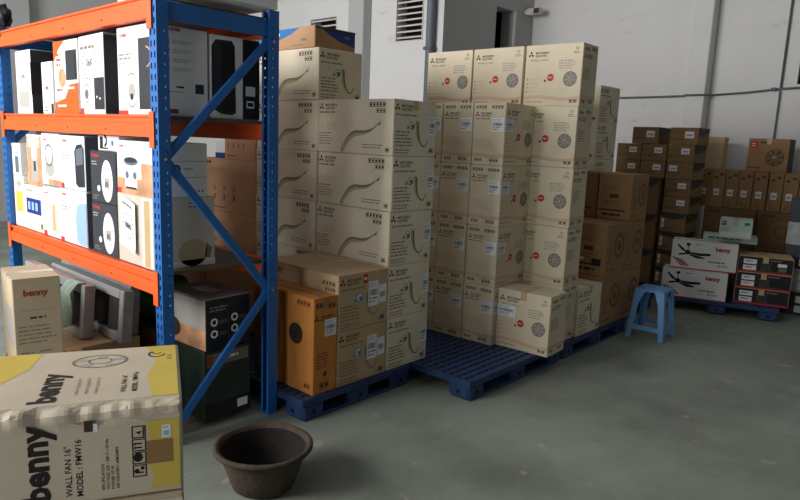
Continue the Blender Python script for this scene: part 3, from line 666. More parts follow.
q = fl(.36+.12, .02); carton('green_box', 'long pale green box lying behind the upper white ceiling fan box', 'box', (*q, PH+.556), (.22, .50, .07), 'palegreen', FA, lambda p: p.bars(.05, .03, .4, 1, .03, 'inkg', .02), flaps='y')
q = fl(.20+.11, -.02); carton('green_box', 'small pale green and white box on top of the ceiling fan boxes', 'box', (*q, PH+.6275), (.30, .29, .185), 'palegreen', FA+R(-2), gr_front, None, flaps='x')

# ------------------------------------------------------------------ pallet rack
XF, Y0, RD, RL, RH = 1.497, 2.892, .688, 2.218, 2.235
rack = thing('pallet_rack', 'steel rack with blue uprights and orange beams holding boxed appliances', 'rack', (XF, Y0, 0))
def post_mesh(fx):
    """upright channel 70 x 85 mm; fx=1 slotted face towards -X, fx=-1 towards +X"""
    b = MB(); W, D, t = .07, .060, .003
    X = (lambda a, c: (a, c)) if fx > 0 else (lambda a, c: (D-c, D-a))
    def bx(x0, x1, y0, y1, z0, z1): q = X(x0, x1); b.box(q[0], q[1], y0, y1, z0, z1, M['rackblue'])
    for (a, c) in ((0, .012), (.024, .046), (.058, W)): bx(0, t, a, c, 0, RH)
    n = int(RH/.05)
    for k in range(n+1):
        z = k*.05; z1 = min(z+.024, RH)
        if z1 <= z: continue
        for (a, c) in ((.012, .024), (.046, .058)): bx(0, t, a, c, z, z1)
    for y in (0, W-t):
        for (a, c) in ((t, .036), (.044, D)): bx(a, c, y, y+t, 0, RH)
        for k in range(n+1):
            z = k*.05; z1 = min(z+.040, RH)
            if z1 > z: bx(.036, .044, y, y+t, z, z1)
    bx(D-t, D, t, .018, 0, RH); bx(D-t, D, W-.018, W-t, 0, RH)
    return b.mesh('upright')
pf, pb = post_mesh(1), post_mesh(-1)
base = MB(); base.box(-.01, .07, -.01, .08, 0, .006, M['rackblue']); base = base.mesh('base_plate', .001)
for yy in (0, RL-.07):
    for xx, me in ((0, pf), (RD-.060, pb)):
        o = put('upright', me, rack, (xx, yy, .003)); put('base_plate', base, o)
    def brace(a, c, wd=.042, nm='diagonal_brace'):
        b = MB(); b.bar((a[0], yy+.026, a[1]), (c[0], yy+.026, c[1]), .022, wd, M['rackblue'], (0, 1, 0) if 0 else (0, 0, 1)); put(nm, b.mesh(nm, .002), rack)
    brace((.05, 2.145), (RD-.05, 2.145), .085, 'top_brace')
    brace((.045, 1.47), (RD-.05, 2.08)); brace((.045, 1.455), (RD-.05, .745)); brace((RD-.05, .725), (.045, .06))
    for (x, z) in ((.035, 1.462), (RD-.03, .735), (RD-.03, 2.08)):
        b = MB(); b.tube([(x, yy+.012, z), (x, yy-.004, z)], .009, M['steel'], 8); put('bolt', b.mesh('bolt'), rack)
LEV = ((2.105, 2.207), (1.563, 1.668), (.795, .900))
def beam(front, z0, z1):
    b = MB(); hh = z1-z0; y0, y1 = .072, RL-.072; s = 1 if front else -1; x = 0 if front else RD
    def bx(a, c, za, zb): q = sorted((x+s*a, x+s*c)); b.box(q[0], q[1], y0, y1, za, zb, M['rackorange'])
    bx(-.006, .036, z0, z0+hh*.62); bx(.008, .036, z0+hh*.62, z1-.004); bx(-.002, .012, z1-.012, z1)
    o = put('beam', b.mesh('beam', .0015), rack)
    for (ya, yb) in ((.030, .076), (RL-.076, RL-.030)):
        c = MB(); q = sorted((x+s*-.009, x+s*-.005)); c.box(q[0], q[1], ya, yb, z0-.05, z1+.015, M['rackorange'])
        put('beam_connector', c.mesh('beam_connector'), o)
        for zz in (z0-.03, z0+.03, z1-.01):
            d = MB(); q = sorted((x+s*-.0112, x+s*-.009)); d.box(q[0], q[1], (ya+yb)/2-.005, (ya+yb)/2+.005, zz-.008, zz+.008, M['hole'])
    for yy in (.55, 1.05, 1.55):
        c = MB(); c.tube([(x+s*-.0062, yy, z0+hh*.3), (x+s*-.0085, yy, z0+hh*.3)], .005, M['ink2'], 8); put('rivet', c.mesh('rivet'), o)
for z0, z1 in LEV:
    beam(True, z0, z1); beam(False, z0, z1)
    n = 4; p = (RL-.15)/n
    d = MB(); d.box(.04, RD-.04, -p/2+.002, p/2-.002, -.018, 0, M['deck']); dm = d.mesh('deck_panel')
    for k in range(n): put('deck_panel', dm, rack, (0, .075+p*(k+.5), z1))

# designs of the boxes on the shelves
def badge(p, u, v, r, t, c='ink'):
    for k in range(16): a = 2*math.pi*k/16; p.disc(u+r*math.cos(a), v+r*math.sin(a), r*.09, 'inkg', n=6)
    p.text(t, u-r*.62, v-r*.22, r*.62, c, wid=r*1.24, bold=.02)
def a1f(p): badge(p, p.w*.45, p.h*.60, p.w*.26, '106'); p.frect(.15, .10, .85, .36, 'inkl'); p.bars(p.w*.15, p.h*.80, p.w*.6, 1, p.h*.04, 'inkg', p.h*.015)
def a1s(p): p.frect(.01, .01, .99, .99, 'kettle'); p.frect(.0, .3, .2, .8, 'ink', 1)
def a2f(p): badge(p, p.w*.5, p.h*.50, p.w*.3, '88K'); p.bars(p.w*.25, p.h*.85, p.w*.5, 1, p.h*.06, 'inkg', p.h*.02); p.bars(p.w*.2, p.h*.12, p.w*.45, 2, p.h*.07, 'red', p.h*.025); p.frect(.8, 0.01, .99, .2, 'ink')
def a3f(p):
    w, h = p.w, p.h
    p.poly([(.001, h*.72), (.001, h*.999), (w*.5, h*.999), (w*.22, h*.88)], 'orangep'); p.poly([(.001, .001), (w*.999, .001), (w*.999, h*.42), (w*.65, h*.40), (w*.45, h*.22), (.001, h*.16)], 'orangep')
    p.frect(.52, .46, .98, .86, 'kettle', 1); p.frect(.88, .5, .97, .8, 'ink', 2); p.bars(w*.12, h*.80, w*.2, 3, h*.07, 'orangep', h*.035); p.disc(w*.35, h*.50, w*.16, 'woodp', 1); p.bars(w*.1, h*.32, w*.35, 1, h*.06, 'red', h*.03); p.bars(w*.12, h*.10, w*.5, 1, h*.05, 'label', h*.03, lay=1)
    p.bars(w*.55, h*.34, w*.35, 1, h*.05, 'label', h*.03, lay=1)
def a4f(p):
    w, h = p.w, p.h
    p.bars(w*.06, h*.83, w*.7, 1, h*.06, 'inkg', h*.035); badge(p, w*.42, h*.66, w*.27, '106K'); p.frect(.60, .06, .99, .46, 'kettle'); p.disc(w*.7, h*.22, w*.02, 'label', 1); p.disc(w*.82, h*.2, w*.02, 'label', 1)
    p.ring(w*.28, h*.27, w*.13, w*.15, 'inkg'); p.disc(w*.28, h*.26, w*.08, 'bluegrey'); p.bars(w*.1, h*.46, w*.3, 2, h*.035, 'inkg', h*.012); p.frect(.001, .001, .15, .08, 'red')
def a4s(p): p.frect(.01, .01, .99, .99, 'bluegrey'); p.frect(0.02, .02, .4, .97, 'kettle', 1)
def brand(p, u, v, s): p.text('TOSHIBA', u, v, s, 'red', bold=.05)
def a5f(p):
    w, h = p.w, p.h
    brand(p, w*.06, h*.89, h*.05); p.frect(.64, .06, .999, .85, 'kettle'); p.ring(w*.86, h*.64, w*.12, w*.14, 'woodp', 1, a0=-1.5, a1=1.6); p.bars(w*.06, h*.68, w*.4, 2, h*.045, 'inkg', h*.02); p.bars(w*.08, h*.58, w*.2, 1, h*.04, 'inkl', h*.02)
    p.ring(w*.42, h*.28, w*.17, w*.185, 'inkg', sy=1.3); p.disc(w*.42, h*.27, w*.11, 'inkl'); p.frect(.38, .17, .46, .24, 'ink', 1); p.frect(.001, .001, .3, .05, 'red')
def a5s(p):
    w, h = p.w, p.h
    brand(p, w*.25, h*.95, h*.045)
    for k in range(4): p.rect(w*.22, h*(.80-.10*k), w*.31, h*(.86-.10*k), 'pinkred'); p.bars(w*.36, h*(.835-.10*k), w*.4, 2, h*.025, 'inkl', h*.01)
    p.disc(w*.17, h*.38, w*.11, 'kettle', ry=h*.04); p.rect(w*.42, h*.32, w*.56, h*.34, 'ink'); p.rect(w*.76, h*.27, w*.92, h*.38, 'kettle'); p.bars(w*.3, h*.27, w*.3, 1, h*.04, 'inkl', h*.012); p.rect(w*.25, h*.03, w*.45, h*.08, 'pinkred')
def a6s(p):
    w, h = p.w, p.h
    p.poly([(w*.02, h*.12), (w*.02, h*.86), (w*.1, h*.94), (w*.42, h*.95), (w*.48, h*.88), (w*.50, h*.08), (w*.42, h*.05), (w*.2, h*.06)], 'kettle'); p.poly([(w*.22, h*.1), (w*.22, h*.9), (w*.42, h*.92), (w*.46, h*.86), (w*.47, h*.1)], 'ink', 1)
    p.frect(.64, .01, .995, .99, 'blackbox'); p.frect(.70, .30, .9, .42, 'label', 1); p.frect(.72, .15, .88, .24, 'label', 1); p.frect(.74, .17, .86, .22, 'ink', 2)
def b1f(p): p.bars(p.w*.15, p.h*.88, p.w*.35, 1, p.h*.06, 'inkg', p.h*.03); p.frect(.12, .38, .90, .72, 'navy'); [p.frect(.2+.2*k, .46, .32+.2*k, .64, 'lblue', 1) for k in range(3)]; p.frect(.84, .08, .96, .2, 'green')
def b2f(p): p.frect(.45, .12, .85, .7, 'beige'); p.frect(.6, .15, .72, .66, 'tape', 1); p.bars(p.w*.1, p.h*.86, p.w*.3, 1, p.h*.06, 'red', p.h*.03); p.frect(.001, .001, .2, .1, 'red'); p.bars(p.w*.1, p.h*.5, p.w*.25, 4, p.h*.06, 'inkl', p.h*.02)
def b3f(p):
    w, h = p.w, p.h; brand(p, w*.08, h*.88, h*.055); p.bars(w*.1, h*.66, w*.32, 2, h*.055, 'inkg', h*.022); p.bars(w*.1, h*.4, w*.2, 2, h*.05, 'inkl', h*.02)
    p.poly([(w*.62, h*.10), (w*.60, h*.5), (w*.68, h*.74), (w*.85, h*.80), (w*.995, h*.80), (w*.995, h*.02), (w*.75, h*.02)], 'lblue'); p.frect(.001, .001, .14, .08, 'red')
def b10f(p):
    w, h = p.w, p.h; brand(p, w*.08, h*.88, h*.06); p.bars(w*.1, h*.62, w*.3, 2, h*.06, 'inkg', h*.022); p.bars(w*.1, h*.26, w*.25, 3, h*.05, 'inkl', h*.02)
    p.poly([(w*.62, h*.12), (w*.60, h*.72), (w*.70, h*.84), (w*.90, h*.86), (w*.98, h*.78), (w*.98, h*.08), (w*.72, h*.06)], 'kettle'); p.poly([(w*.66, h*.45), (w*.66, h*.75), (w*.93, h*.80), (w*.93, h*.5)], 'bluegrey', 1); p.frect(.001, .001, .14, .1, 'red')
def ovf(p):
    w, h = p.w, p.h; brand(p, w*.06, h*.88, h*.08); p.bars(w*.06, h*.78, w*.25, 2, h*.05, 'inkl', h*.02)
    p.disc(w*.66, h*.44, w*.22, 'label', 0, ry=h*.40, n=24); p.rect(w*.56, h*.30, w*.76, h*.50, 'inkl', 1); p.text('88', w*.58, h*.33, h*.14, 'ink', 2); p.disc(w*.32, h*.28, w*.06, 'label', ry=h*.06); p.bars(w*.08, h*.12, w*.25, 2, h*.05, 'inkg', h*.02)
def b5f(p): p.frect(.68, .01, .97, .98, 'offwhite'); p.frect(.75, .02, .9, .95, 'tape', 1)
def b5s(p): p.poly([(p.w*(.62+.24*math.cos(R(a))), p.h*(.20+.20*math.sin(R(a)))) for a in range(0, 360, 20)], 'kbeige'); p.frect(.0, .0, 1, .10, 'offwhite'); p.poly([(p.w*.85, p.h*.33), (p.w*.95, p.h*.25), (p.w*.9, p.h*.1), (p.w*.82, p.h*.12)], 'inkg'); p.bars(p.w*.55, p.h*.9, p.w*.3, 2, p.h*.05, 'inkg', p.h*.02)
def b8f(p): p.frect(.01, .01, .99, .97, 'woodp'); p.frect(.3, .1, .75, .62, 'inkl', 1); p.disc(p.w*.52, p.h*.66, p.w*.2, 'label', 2); p.frect(.1, .75, .9, .97, 'beige', 1); p.rect(p.w*.45, p.h*.3, p.w*.6, p.h*.5, 'ink2', 2)
def b9f(p): brand(p, p.w*.08, p.h*.86, p.h*.05); p.disc(p.w*.42, p.h*.34, p.w*.26, 'inkl', ry=p.h*.17); p.disc(p.w*.42, p.h*.5, p.w*.22, 'beige', 1, ry=p.h*.08); p.frect(.3, .01, .99, .12, 'woodp'); p.ring(p.w*.40, p.h*.58, p.w*.2, p.w*.24, 'bluegrey', 2)
def b12f(p): p.frect(.1, .2, .26, .9, 'ink'); p.ring(p.w*.33, p.h*.65, p.w*.07, p.w*.14, 'ink', a0=-1.6, a1=1.6); p.frect(.1, .12, .5, .22, 'ink'); p.disc(p.w*.72, p.h*.52, p.w*.06, 'blue2'); p.bars(p.w*.1, p.h*.04, p.w*.8, 1, p.h*.05, 'inkg', p.h*.03)
def b13f(p):
    w, h = p.w, p.h; brand(p, w*.07, h*.88, h*.05); p.frect(.001, .001, .999, .30, 'woodp'); p.rect(w*.7, h*.3, w*.999, h*.6, 'woodp'); p.rect(w*.24, h*.12, w*.58, h*.62, 'label', 2); p.disc(w*.41, h*.62, w*.2, 'bluegrey', 3, ry=h*.08); p.disc(w*.41, h*.64, w*.17, 'kettle', 4, ry=h*.05)
    p.disc(w*.30, h*.36, w*.05, 'bluegrey', 3); p.disc(w*.52, h*.36, w*.05, 'bluegrey', 3); p.rect(w*.26, h*.10, w*.56, h*.14, 'kettle', 4); p.frect(.001, .001, .12, .10, 'red', 1)
def b13s(p):
    w, h = p.w, p.h; p.ring(w*.42, h*.52, w*.035, w*.075, 'kettle'); p.disc(w*.42, h*.52, w*.02, 'kettle'); p.bars(w*.56, h*.51, w*.18, 1, h*.05, 'inkl', h*.03); p.rect(w*.05, h*.66, w*.97, h*.667, 'inkg'); p.rect(w*.05, h*.36, w*.97, h*.367, 'inkg')
    for k in range(5): p.disc(w*(.62+.07*k), h*.10, w*.018, 'ink', n=8)
def b6f(p): p.frect(.35, .1, .8, .6, 'bluegrey'); p.frect(.4, .65, .85, .75, 'lblue')
def rbox(label, ya, yb, z, h, depth, mt, px=None, py=None, x=XF+.03, rz=0, name='appliance_box', group=None):
    return carton(name, label, 'box', (x+depth/2, (ya+yb)/2, z), (round(depth, 3), round(yb-ya, 3), round(h, 3)), mt, R(rz), px, py, group=group)
ZA, ZB = LEV[1][1]+.001, LEV[2][1]+.001
rbox('white box with round badge and black plastic-wrapped side, far end of upper shelf', 4.58, 4.86, ZA, .40, .30, 'white', a1f, a1s, rz=-1)
rbox('small white box with red print leaning beside the orange box', 4.235, 4.405, ZA, .31, .25, 'white', a2f)
rbox('orange and white box with dark appliance on upper shelf', 3.86, 4.20, ZA, .415, .30, 'white', a3f)
rbox('white box with black side and ringed number on upper shelf', 3.505, 3.845, ZA, .42, .26, 'white', a4f, a4s, rz=-2)
rbox('large white box with red icons on side at near end of upper shelf', 3.005, 3.36, ZA, .425, .30, 'white', a5f, a5s)
rbox('white and black box with tall dark appliance at back of upper shelf', 3.005, 3.34, ZA, .42, .30, 'white', None, a6s, x=XF+.345)
rbox('cream box at far end of lower shelf beside the blue panel box', 4.845, 5.03, ZB, .35, .2, 'offwhite', lambda p: (p.frect(.2, .3, .9, .7, 'yellow'), p.frect(.3, .8, .8, .9, 'inkl')), None)
rbox('cream box with dark blue panel on lower shelf', 4.50, 4.835, ZB, .30, .3, 'offwhite', b1f)
rbox('white box with red corner between cream box and curved blue print', 4.225, 4.495, ZB, .315, .3, 'white', b2f)
rbox('white box with pale blue appliance on lower shelf', 3.82, 4.215, ZB, .325, .28, 'white', b3f, lambda p: p.frect(.01, .01, .99, .99, 'bluegrey'))
rbox('lower dark grey box with white oval appliance', 3.425, 3.745, ZB, .285, .30, 'darkgrey', ovf, name='appliance_box', group='dark boxes with a white oval')
r5 = rbox('cream box with price sheet at near end of lower shelf', 3.02, 3.415, ZB, .365, .34, 'beige', b5f, b5s)
p = P2(.2, .26); p.rect(0, 0, .2, .26, 'label', 0); badge(p, .10, .12, .065, '880'); p.bars(.03, .22, .14, 1, .02, 'inkg', .012)
def bent(u, v, o): return (-.17-.004-o*2-.012*((u/.2)**2)-.02*max(0, 1-v/.05)**2*.3, .16-u*.95-.01*v, .10+v-.04*(u/.2))
sh = MB(); N = 8
for i in range(N):
    for j in range(N): sh.face([bent(.2*(i+a)/N, .26*(j+c)/N, 0) for a, c in ((0, 0), (1, 0), (1, 1), (0, 1))], M['label'], True)
o = put('price_sheet', sh.mesh('price_sheet'), None, tuple(r5.location)); tag(o, 'white paper sheet with a printed round number hung on cream box', 'paper')
p.it = p.it[1:]; put('sheet_print', p.mesh('sheet_print', bent), o)
Z2 = ZB+.366
rbox('tiny white box with blue picture at far end, upper layer', 4.875, 5.03, ZB+.351, .22, .2, 'white', b6f)
rbox('narrow white box with red strip behind the warm photo box', 4.745, 4.835, ZB+.301, .30, .2, 'white', lambda p: (p.frect(.01, .25, .99, .55, 'red')), x=XF+.06)
rbox('box with warm kitchen photo standing above the blue panel box', 4.475, 4.74, ZB+.301, .335, .27, 'white', b8f, rz=-1)
rbox('white box with grey round appliance above the red corner box', 4.178, 4.47, ZB+.33, .32, .28, 'white', b9f)
rbox('white box with charcoal appliance and dark side, upper layer', 3.815, 4.172, ZB+.33, .315, .28, 'white', b10f, lambda p: p.frect(.01, .01, .99, .99, 'bluegrey'))
rbox('upper dark grey box with white oval appliance', 3.425, 3.74, ZB+.287, .285, .30, 'darkgrey', ovf, group='dark boxes with a white oval')
rbox('white box with black letter lying on the upper dark box', 3.415, 3.665, ZB+.574, .062 if 0 else .085, .22, 'white', b12f, x=XF+.045)
rbox('white box with rice cooker picture at near end of lower shelf', 3.02, 3.405, Z2, .272, .30, 'white', b13f, b13s)
# box lying on top of the rack
carton('top_box', 'pale carton lying on top of the rack overhanging its end', 'carton', (XF+.40, 3.22, RH+.004), (.50, .72, .20), 'white', R(2), None, lambda p: p.frect(.02, .02, .4, .25, 'green3'), flaps='x')

# ------------------------------------------------------------------ things under the rack
def bkx(p): p.frect(.012, .012, .988, .98, 'inkl', -1); p.frect(.012, .012, .988, .40, 'woodp'); p.poly([(p.w*(.2+.2*math.cos(R(a))), p.h*(.3+.2*math.sin(R(a)))) for a in range(0, 360, 20)], 'ink2', 1); p.frect(.05, .5, .5, .9, 'inkl', 1)
def bks(p):
    w, h = p.w, p.h; p.bars(w*.08, h*.82, w*.5, 2, h*.06, 'inkg', h*.03)
    for (u, v) in ((.18, .55), (.18, .32), (.64, .58), (.64, .36)): p.ring(w*u, h*v, w*.045, w*.08, 'label'); p.bars(w*(u+.12), h*v, w*.18, 2, h*.04, 'inkg', h*.015)
    p.rect(w*.5, h*.2, w*.503, h*.7, 'inkg')
o = carton('appliance_box', 'black box with grey lid and round icons under the rack', 'box', (1.905, 3.17, .435), (.285, .40, .285), 'blackbox', R(3), bkx, bks, flaps=None)
b = MB(); b.box(-.1425, .1425, -.2, .2, .284, .288, M['greybox']); b.box(-.03, .05, -.06, .1, .288, .289, M['label']); put('lid', b.mesh('lid'), o)
def dgs(p): p.frect(.05, .78, .95, .95, 'inkg'); p.bars(p.w*.3, p.h*.85, p.w*.5, 1, p.h*.05, 'label', p.h*.04, lay=1); p.frect(.001, .001, .999, .25, 'blackbox'); p.frect(.7, .08, .93, .2, 'label', 1); p.frect(.05, .8, .18, .93, 'pinkred', 1)
carton('appliance_box', 'dark green box standing under the black box with icons', 'box', (1.91, 3.19, .031), (.30, .42, .40), 'dgreen', R(2), None, dgs)
b = MB(); b.box(-.2, .25, -.32, .95, 0, .03, M['ply']); tag(put('plywood_board', b.mesh('plywood_board', .003), None, (1.86, 3.40, 0)), 'brown plywood board on the floor beneath the rack', 'board')
def bnf(p): p.text('benny', p.w*.22, p.h*.83, p.h*.085, 'pinkred', bold=.05, wid=p.w*.52); p.rect(p.w*.12, p.h*.68, p.w*.85, p.h*.684, 'inkg'); p.bars(p.w*.33, p.h*.60, p.w*.4, 1, p.h*.04, 'ink2', p.h*.02); p.bars(p.w*.08, p.h*.52, p.w*.8, 5, p.h*.04, 'inkg', p.h*.012); p.bars(p.w*.1, p.h*.26, p.w*.3, 4, p.h*.05, 'inkg', p.h*.012); p.bars(p.w*.5, p.h*.26, p.w*.3, 4, p.h*.05, 'inkg', p.h*.012)
def bnl(p): p.frect(0.001, .02, .999, .10, 'red'); p.frect(.3, .3, .9, .7, 'inkl')
BNS = (.195, .32, .47)
q = yawed(.915, 3.13, R(-9), BNS[0]/2, BNS[1]/2)
carton('fan_carton', 'tan carton with faded red lettering behind the yellow carton', 'carton', (q[0], q[1], .45), BNS, 'benny', R(-9), bnl, bnf, flaps='x', tape='ctape')
q = yawed(.915, 3.13, R(-9), .17, .14)
carton('carton', 'plain tan carton on the floor below the faded red lettering', 'carton', (q[0], q[1], 0), (.36, .40, .448), 'kraft', R(-7), flaps='x', tape='btape')
# grey shutter frames stacked under the shelf
def shutter(label, loc, rot, W, H, n, extra=0):
    o = thing('shutter_frame', label, 'shutter', loc, 0, 'metal shutter frames under the rack', rot)
    t, d = .05, .06; b = MB()
    for s in (-1, 1): b.box(s*W/2-(t if s > 0 else 0), s*W/2+(t if s < 0 else 0), -d/2, d/2, 0, H, M['alu'])
    b.box(-W/2+t, W/2-t, -d/2, d/2, 0, t, M['alu']); b.box(-W/2+t, W/2-t, -d/2, d/2, H-t, H, M['alu']); put('frame', b.mesh('frame', .004), o)
    s = MB(); p = (W-2*t)/n; s.box(-p*.44, p*.44, -.004, .004, t, H-t, M['aludk'], Matrix.Rotation(R(28), 4, 'Z')); sm = s.mesh('shutter_slat')
    for k in range(n): put('slat', sm, o, (-W/2+t+p*(k+.5), 0, 0))
    return o
shutter('grey metal shutter frame standing nearest the tan carton', (1.40, 4.02, .4435), (R(5), 0, R(90)), .92, .30, 7)
shutter('grey metal shutter frame standing behind the front shutter', (1.52, 3.86, .4435), (R(5), 0, R(90)), 1.02, .29, 7)
shutter('third grey metal shutter frame deepest under the shelf', (1.62, 3.98, .4435), (R(5), 0, R(90)), 1.0, .31, 7)
carton('carton', 'plain brown carton on the floor under the metal shutter frames', 'carton', (1.45, 3.92, 0), (.40, .92, .438), 'kraft', R(0))
carton('appliance_box', 'flat grey box lying across the metal shutter frames', 'box', (1.87, 4.12, .44), (.30, .40, .29), 'greybox', R(-8), flaps='x', tape=None)
# rag
b = MB(); N = 14; vs = []; fs = []
for i in range(N+1):
    for j in range(N+1):
        u, v = i/N, j/N; s = v*.36-.06
        over = s if s < 0 else 0; dn = max(0, s)
        fo = .012*math.sin(u*15+v*2)*(.3+v)
        vs.append((-.05*min(1, dn*14)+over*.7*-1+fo, (u-.5)*.14*(1-.25*v)+.012*math.sin(v*7), -dn*.8+.018*math.sin(u*9)*v))
for i in range(N):
    for j in range(N): fs.append((i*(N+1)+j, (i+1)*(N+1)+j, (i+1)*(N+1)+j+1, i*(N+1)+j+1))
b.grid(vs, fs, M['rag'], True); me = b.mesh('rag')
o = put('cleaning_rag', me, None, (1.375, 3.665, .754), 0, (0, 0, R(0))); o.modifiers.new('t', 'SOLIDIFY').thickness = .005
tag(o, 'crumpled pale green rag draped over the metal shutter frame', 'rag')
# dark bag with green
b = MB(); bmx = bmesh.new(); bmesh.ops.create_icosphere(bmx, subdivisions=3, radius=1)
for v in bmx.verts:
    q = v.co.copy(); q.x *= .17; q.y *= .20; q.z *= .16; q *= 1+.16*mnoise.noise(v.co*2.3); v.co = q + Vector((0, 0, .155)); v.co.z = max(v.co.z, 0)
me = bpy.data.meshes.new('bag'); bmx.to_mesh(me); bmx.free(); me.materials.append(M['grnbag'])
for pl in me.polygons: pl.use_smooth = True
o = put('plastic_bag', me, None, (1.92, 3.69, .44)); tag(o, 'dark green plastic bag stuffed under the lower shelf', 'bag')
carton('carton', 'dark carton on the floor under the green plastic bag', 'carton', (1.93, 3.92, .0315), (.34, .90, .405), 'dbrown', 0)

# ------------------------------------------------------------------ yellow fan carton in the foreground
YA = R(-27.6); L, Dp, Hh = .56, .488, .25
ycx, ycy = .816, 1.485
def yl(x, y): return yawed(ycx, ycy, YA, x, y)
def crumpled(name, crush=True, mt='kraft', L=L, Dp=Dp, Hh=Hh):
    bm = bmesh.new(); bmesh.ops.create_cube(bm, size=1)
    bmesh.ops.bevel(bm, geom=list(bm.edges), offset=.012, segments=1, affect='EDGES')
    bmesh.ops.subdivide_edges(bm, edges=list(bm.edges), cuts=20, use_grid_fill=True)
    for v in bm.verts:
        c = v.co; c.x *= L; c.y *= Dp; c.z = (c.z+.5)*Hh
        dy, dz = c.y+Dp/2, Hh-c.z
        e = max(0, 1-math.hypot(dy, dz)/.05)
        if crush and e > 0:
            n = mnoise.noise(Vector((c.x*26, 3.1, .4)))*.9+mnoise.noise(Vector((c.x*60, c.z*50, 2)))*.5
            k = e*(.015*(n+.45)); c.y += k; c.z -= k*1.2
        q = mnoise.noise(Vector((c.x*5, c.y*5, c.z*5)))*.0018
        if dy < .003 and e == 0: c.y -= max(-.0003, q) if 0 else 0
    bm.normal_update(); me = bpy.data.meshes.new(name); bm.to_mesh(me); bm.free(); me.materials.append(M[mt])
    return me
cx, cy = yl(-L/2, Dp/2)
yb = thing('fan_carton', 'large tan and yellow carton lying on its side in the foreground', 'carton', (cx, cy, .65), YA)
put('body', crumpled('yellow_body', True, 'ycard'), yb)
def yfront(p):
    w, h = p.w, p.h; q = R(90)
    p.poly([(w-.086, .012), (w-.072, .045), (w-.090, .09), (w-.082, .14), (w-.088, h-.045), (w-.008, h-.045), (w-.008, .012)], 'yellow')
    p.text('benny', .240, .018, .086, 'ink', 1, q, .04, .205)
    p.text('WALL FAN 16"', .292, .022, .021, 'ink', 1, q, .01); p.text('MODEL : FMW16', .317, .020, .021, 'ink', 1, q, .02)
    for k, t in enumerate(('SPECIFICATION', 'VOLTAGE: 220 - 240 V ~ 50 Hz', 'POWER: 50 W', 'AIR DELIVERY: 60M3/MIN')): p.text(t, .368+.0115*k, .028, .0105, 'ink2', 1, q, .01)
    for k in range(4):
        u, v, s = .435, .052+.036*k, .034
        for a in ((u, v, u+s, v+.003), (u, v+s-.003, u+s, v+s), (u, v, u+.003, v+s), (u+s-.003, v, u+s, v+s)): p.rect(*a, 'ink', 1)
    u, s = .435, .034
    p.disc(u+.010, .060+.009, .006, 'ink', 2); p.disc(u+.024, .076, .005, 'ink', 2); p.rect(u+.008, .062, u+.026, .066, 'ink', 2)
    p.disc(u+.014, .088+.019, .011, 'ink', 2, ry=.013); p.rect(u+.014, .1045, u+.028, .1065, 'ink', 2)
    for v in (.134, .145): p.rect(u+.008, v-.002, u+.024, v+.002, 'ink', 2); p.poly([(u+.008, v-.005), (u+.008, v+.005), (u+.003, v)], 'ink', 2)
    p.text('4', u+.024, .170, .020, 'ink', 2, q); p.rect(u+.026, .164, u+.029, .190, 'ink', 2)
    p.rect(.470, .085, .535, .150, 'btape', 3)
def ytop(p):
    w, h = p.w, p.h; q = R(90)
    p.poly([(.02, .14), (.06, .16), (.11, .26), (.15, .34), (.165, h-.01), (.02, h-.01)], 'yellow'); p.poly([(w-.072, .05), (w-.09, .2), (w-.065, .36), (w-.10, h-.008), (w-.008, h-.008), (w-.008, .05)], 'yellow')
    p.text('benny', .250, .07, .088, 'ink', 1, q, .045)
    p.ring(.335, .37, .070, .078, 'inkg', 1, sy=.75); p.ring(.335, .37, .030, .034, 'inkg', 1, sy=.75)
    for k in range(5): a = k*1.256; p.ring(.335, .37, .03, .07, 'inkl', 1, n=4, sy=.75, a0=a, a1=a+.5)
    for k in range(3): p.text('. HIGH QUALITY', .300+.024*k, .10, .013, 'inkg', 1, q, 0, .13)
    p.text('WALL FAN 16"', .418, .10, .020, 'ink2', 1, q); p.text('MODEL : FMW16', .446, .10, .020, 'ink2', 1, q, .02)
    p.ring(.495, .40, .020, .026, 'ink', 1, a0=2.2, a1=6.2, sy=1.2); p.ring(.495, .415, .010, .014, 'ink', 1, a0=2.6, a1=6.2, sy=1.2); p.bars(.525, .38, .02, 4, .012, 'ink2', .004, 1)
for nm, fn, fc, dims in (('front_print', yfront, faceY, (L, Hh)), ('top_print', ytop, faceT, (L, Dp))):
    p = P2(*dims); p.rect(.012, .012, dims[0]-.012, dims[1]-.05 if fc is faceY else dims[1]-.012, 'ycard', -2) if fc is faceY else p.rect(.012, .05, dims[0]-.012, dims[1]-.012, 'ycard', -2); fn(p); put(nm, p.mesh(nm, fc(L, Dp, Hh)), yb)
p = P2(1, 1); p.rect(.508, .155, .530, .190, 'label', 4); p.rect(.512, .160, .526, .174, 'lblue', 5); p.bars(.511, .182, .016, 1, .006, 'inkg', .003, 5)
put('label', p.mesh('label', faceY(L, Dp, Hh)), yb)
p = P2(1, 1); p.rect(.325, .192, .345, .222, 'ink2', 3); p.rect(.346, .190, .356, .212, 'label', 3); put('small_sticker', p.mesh('small_sticker', faceY(L, Dp, Hh)), yb)
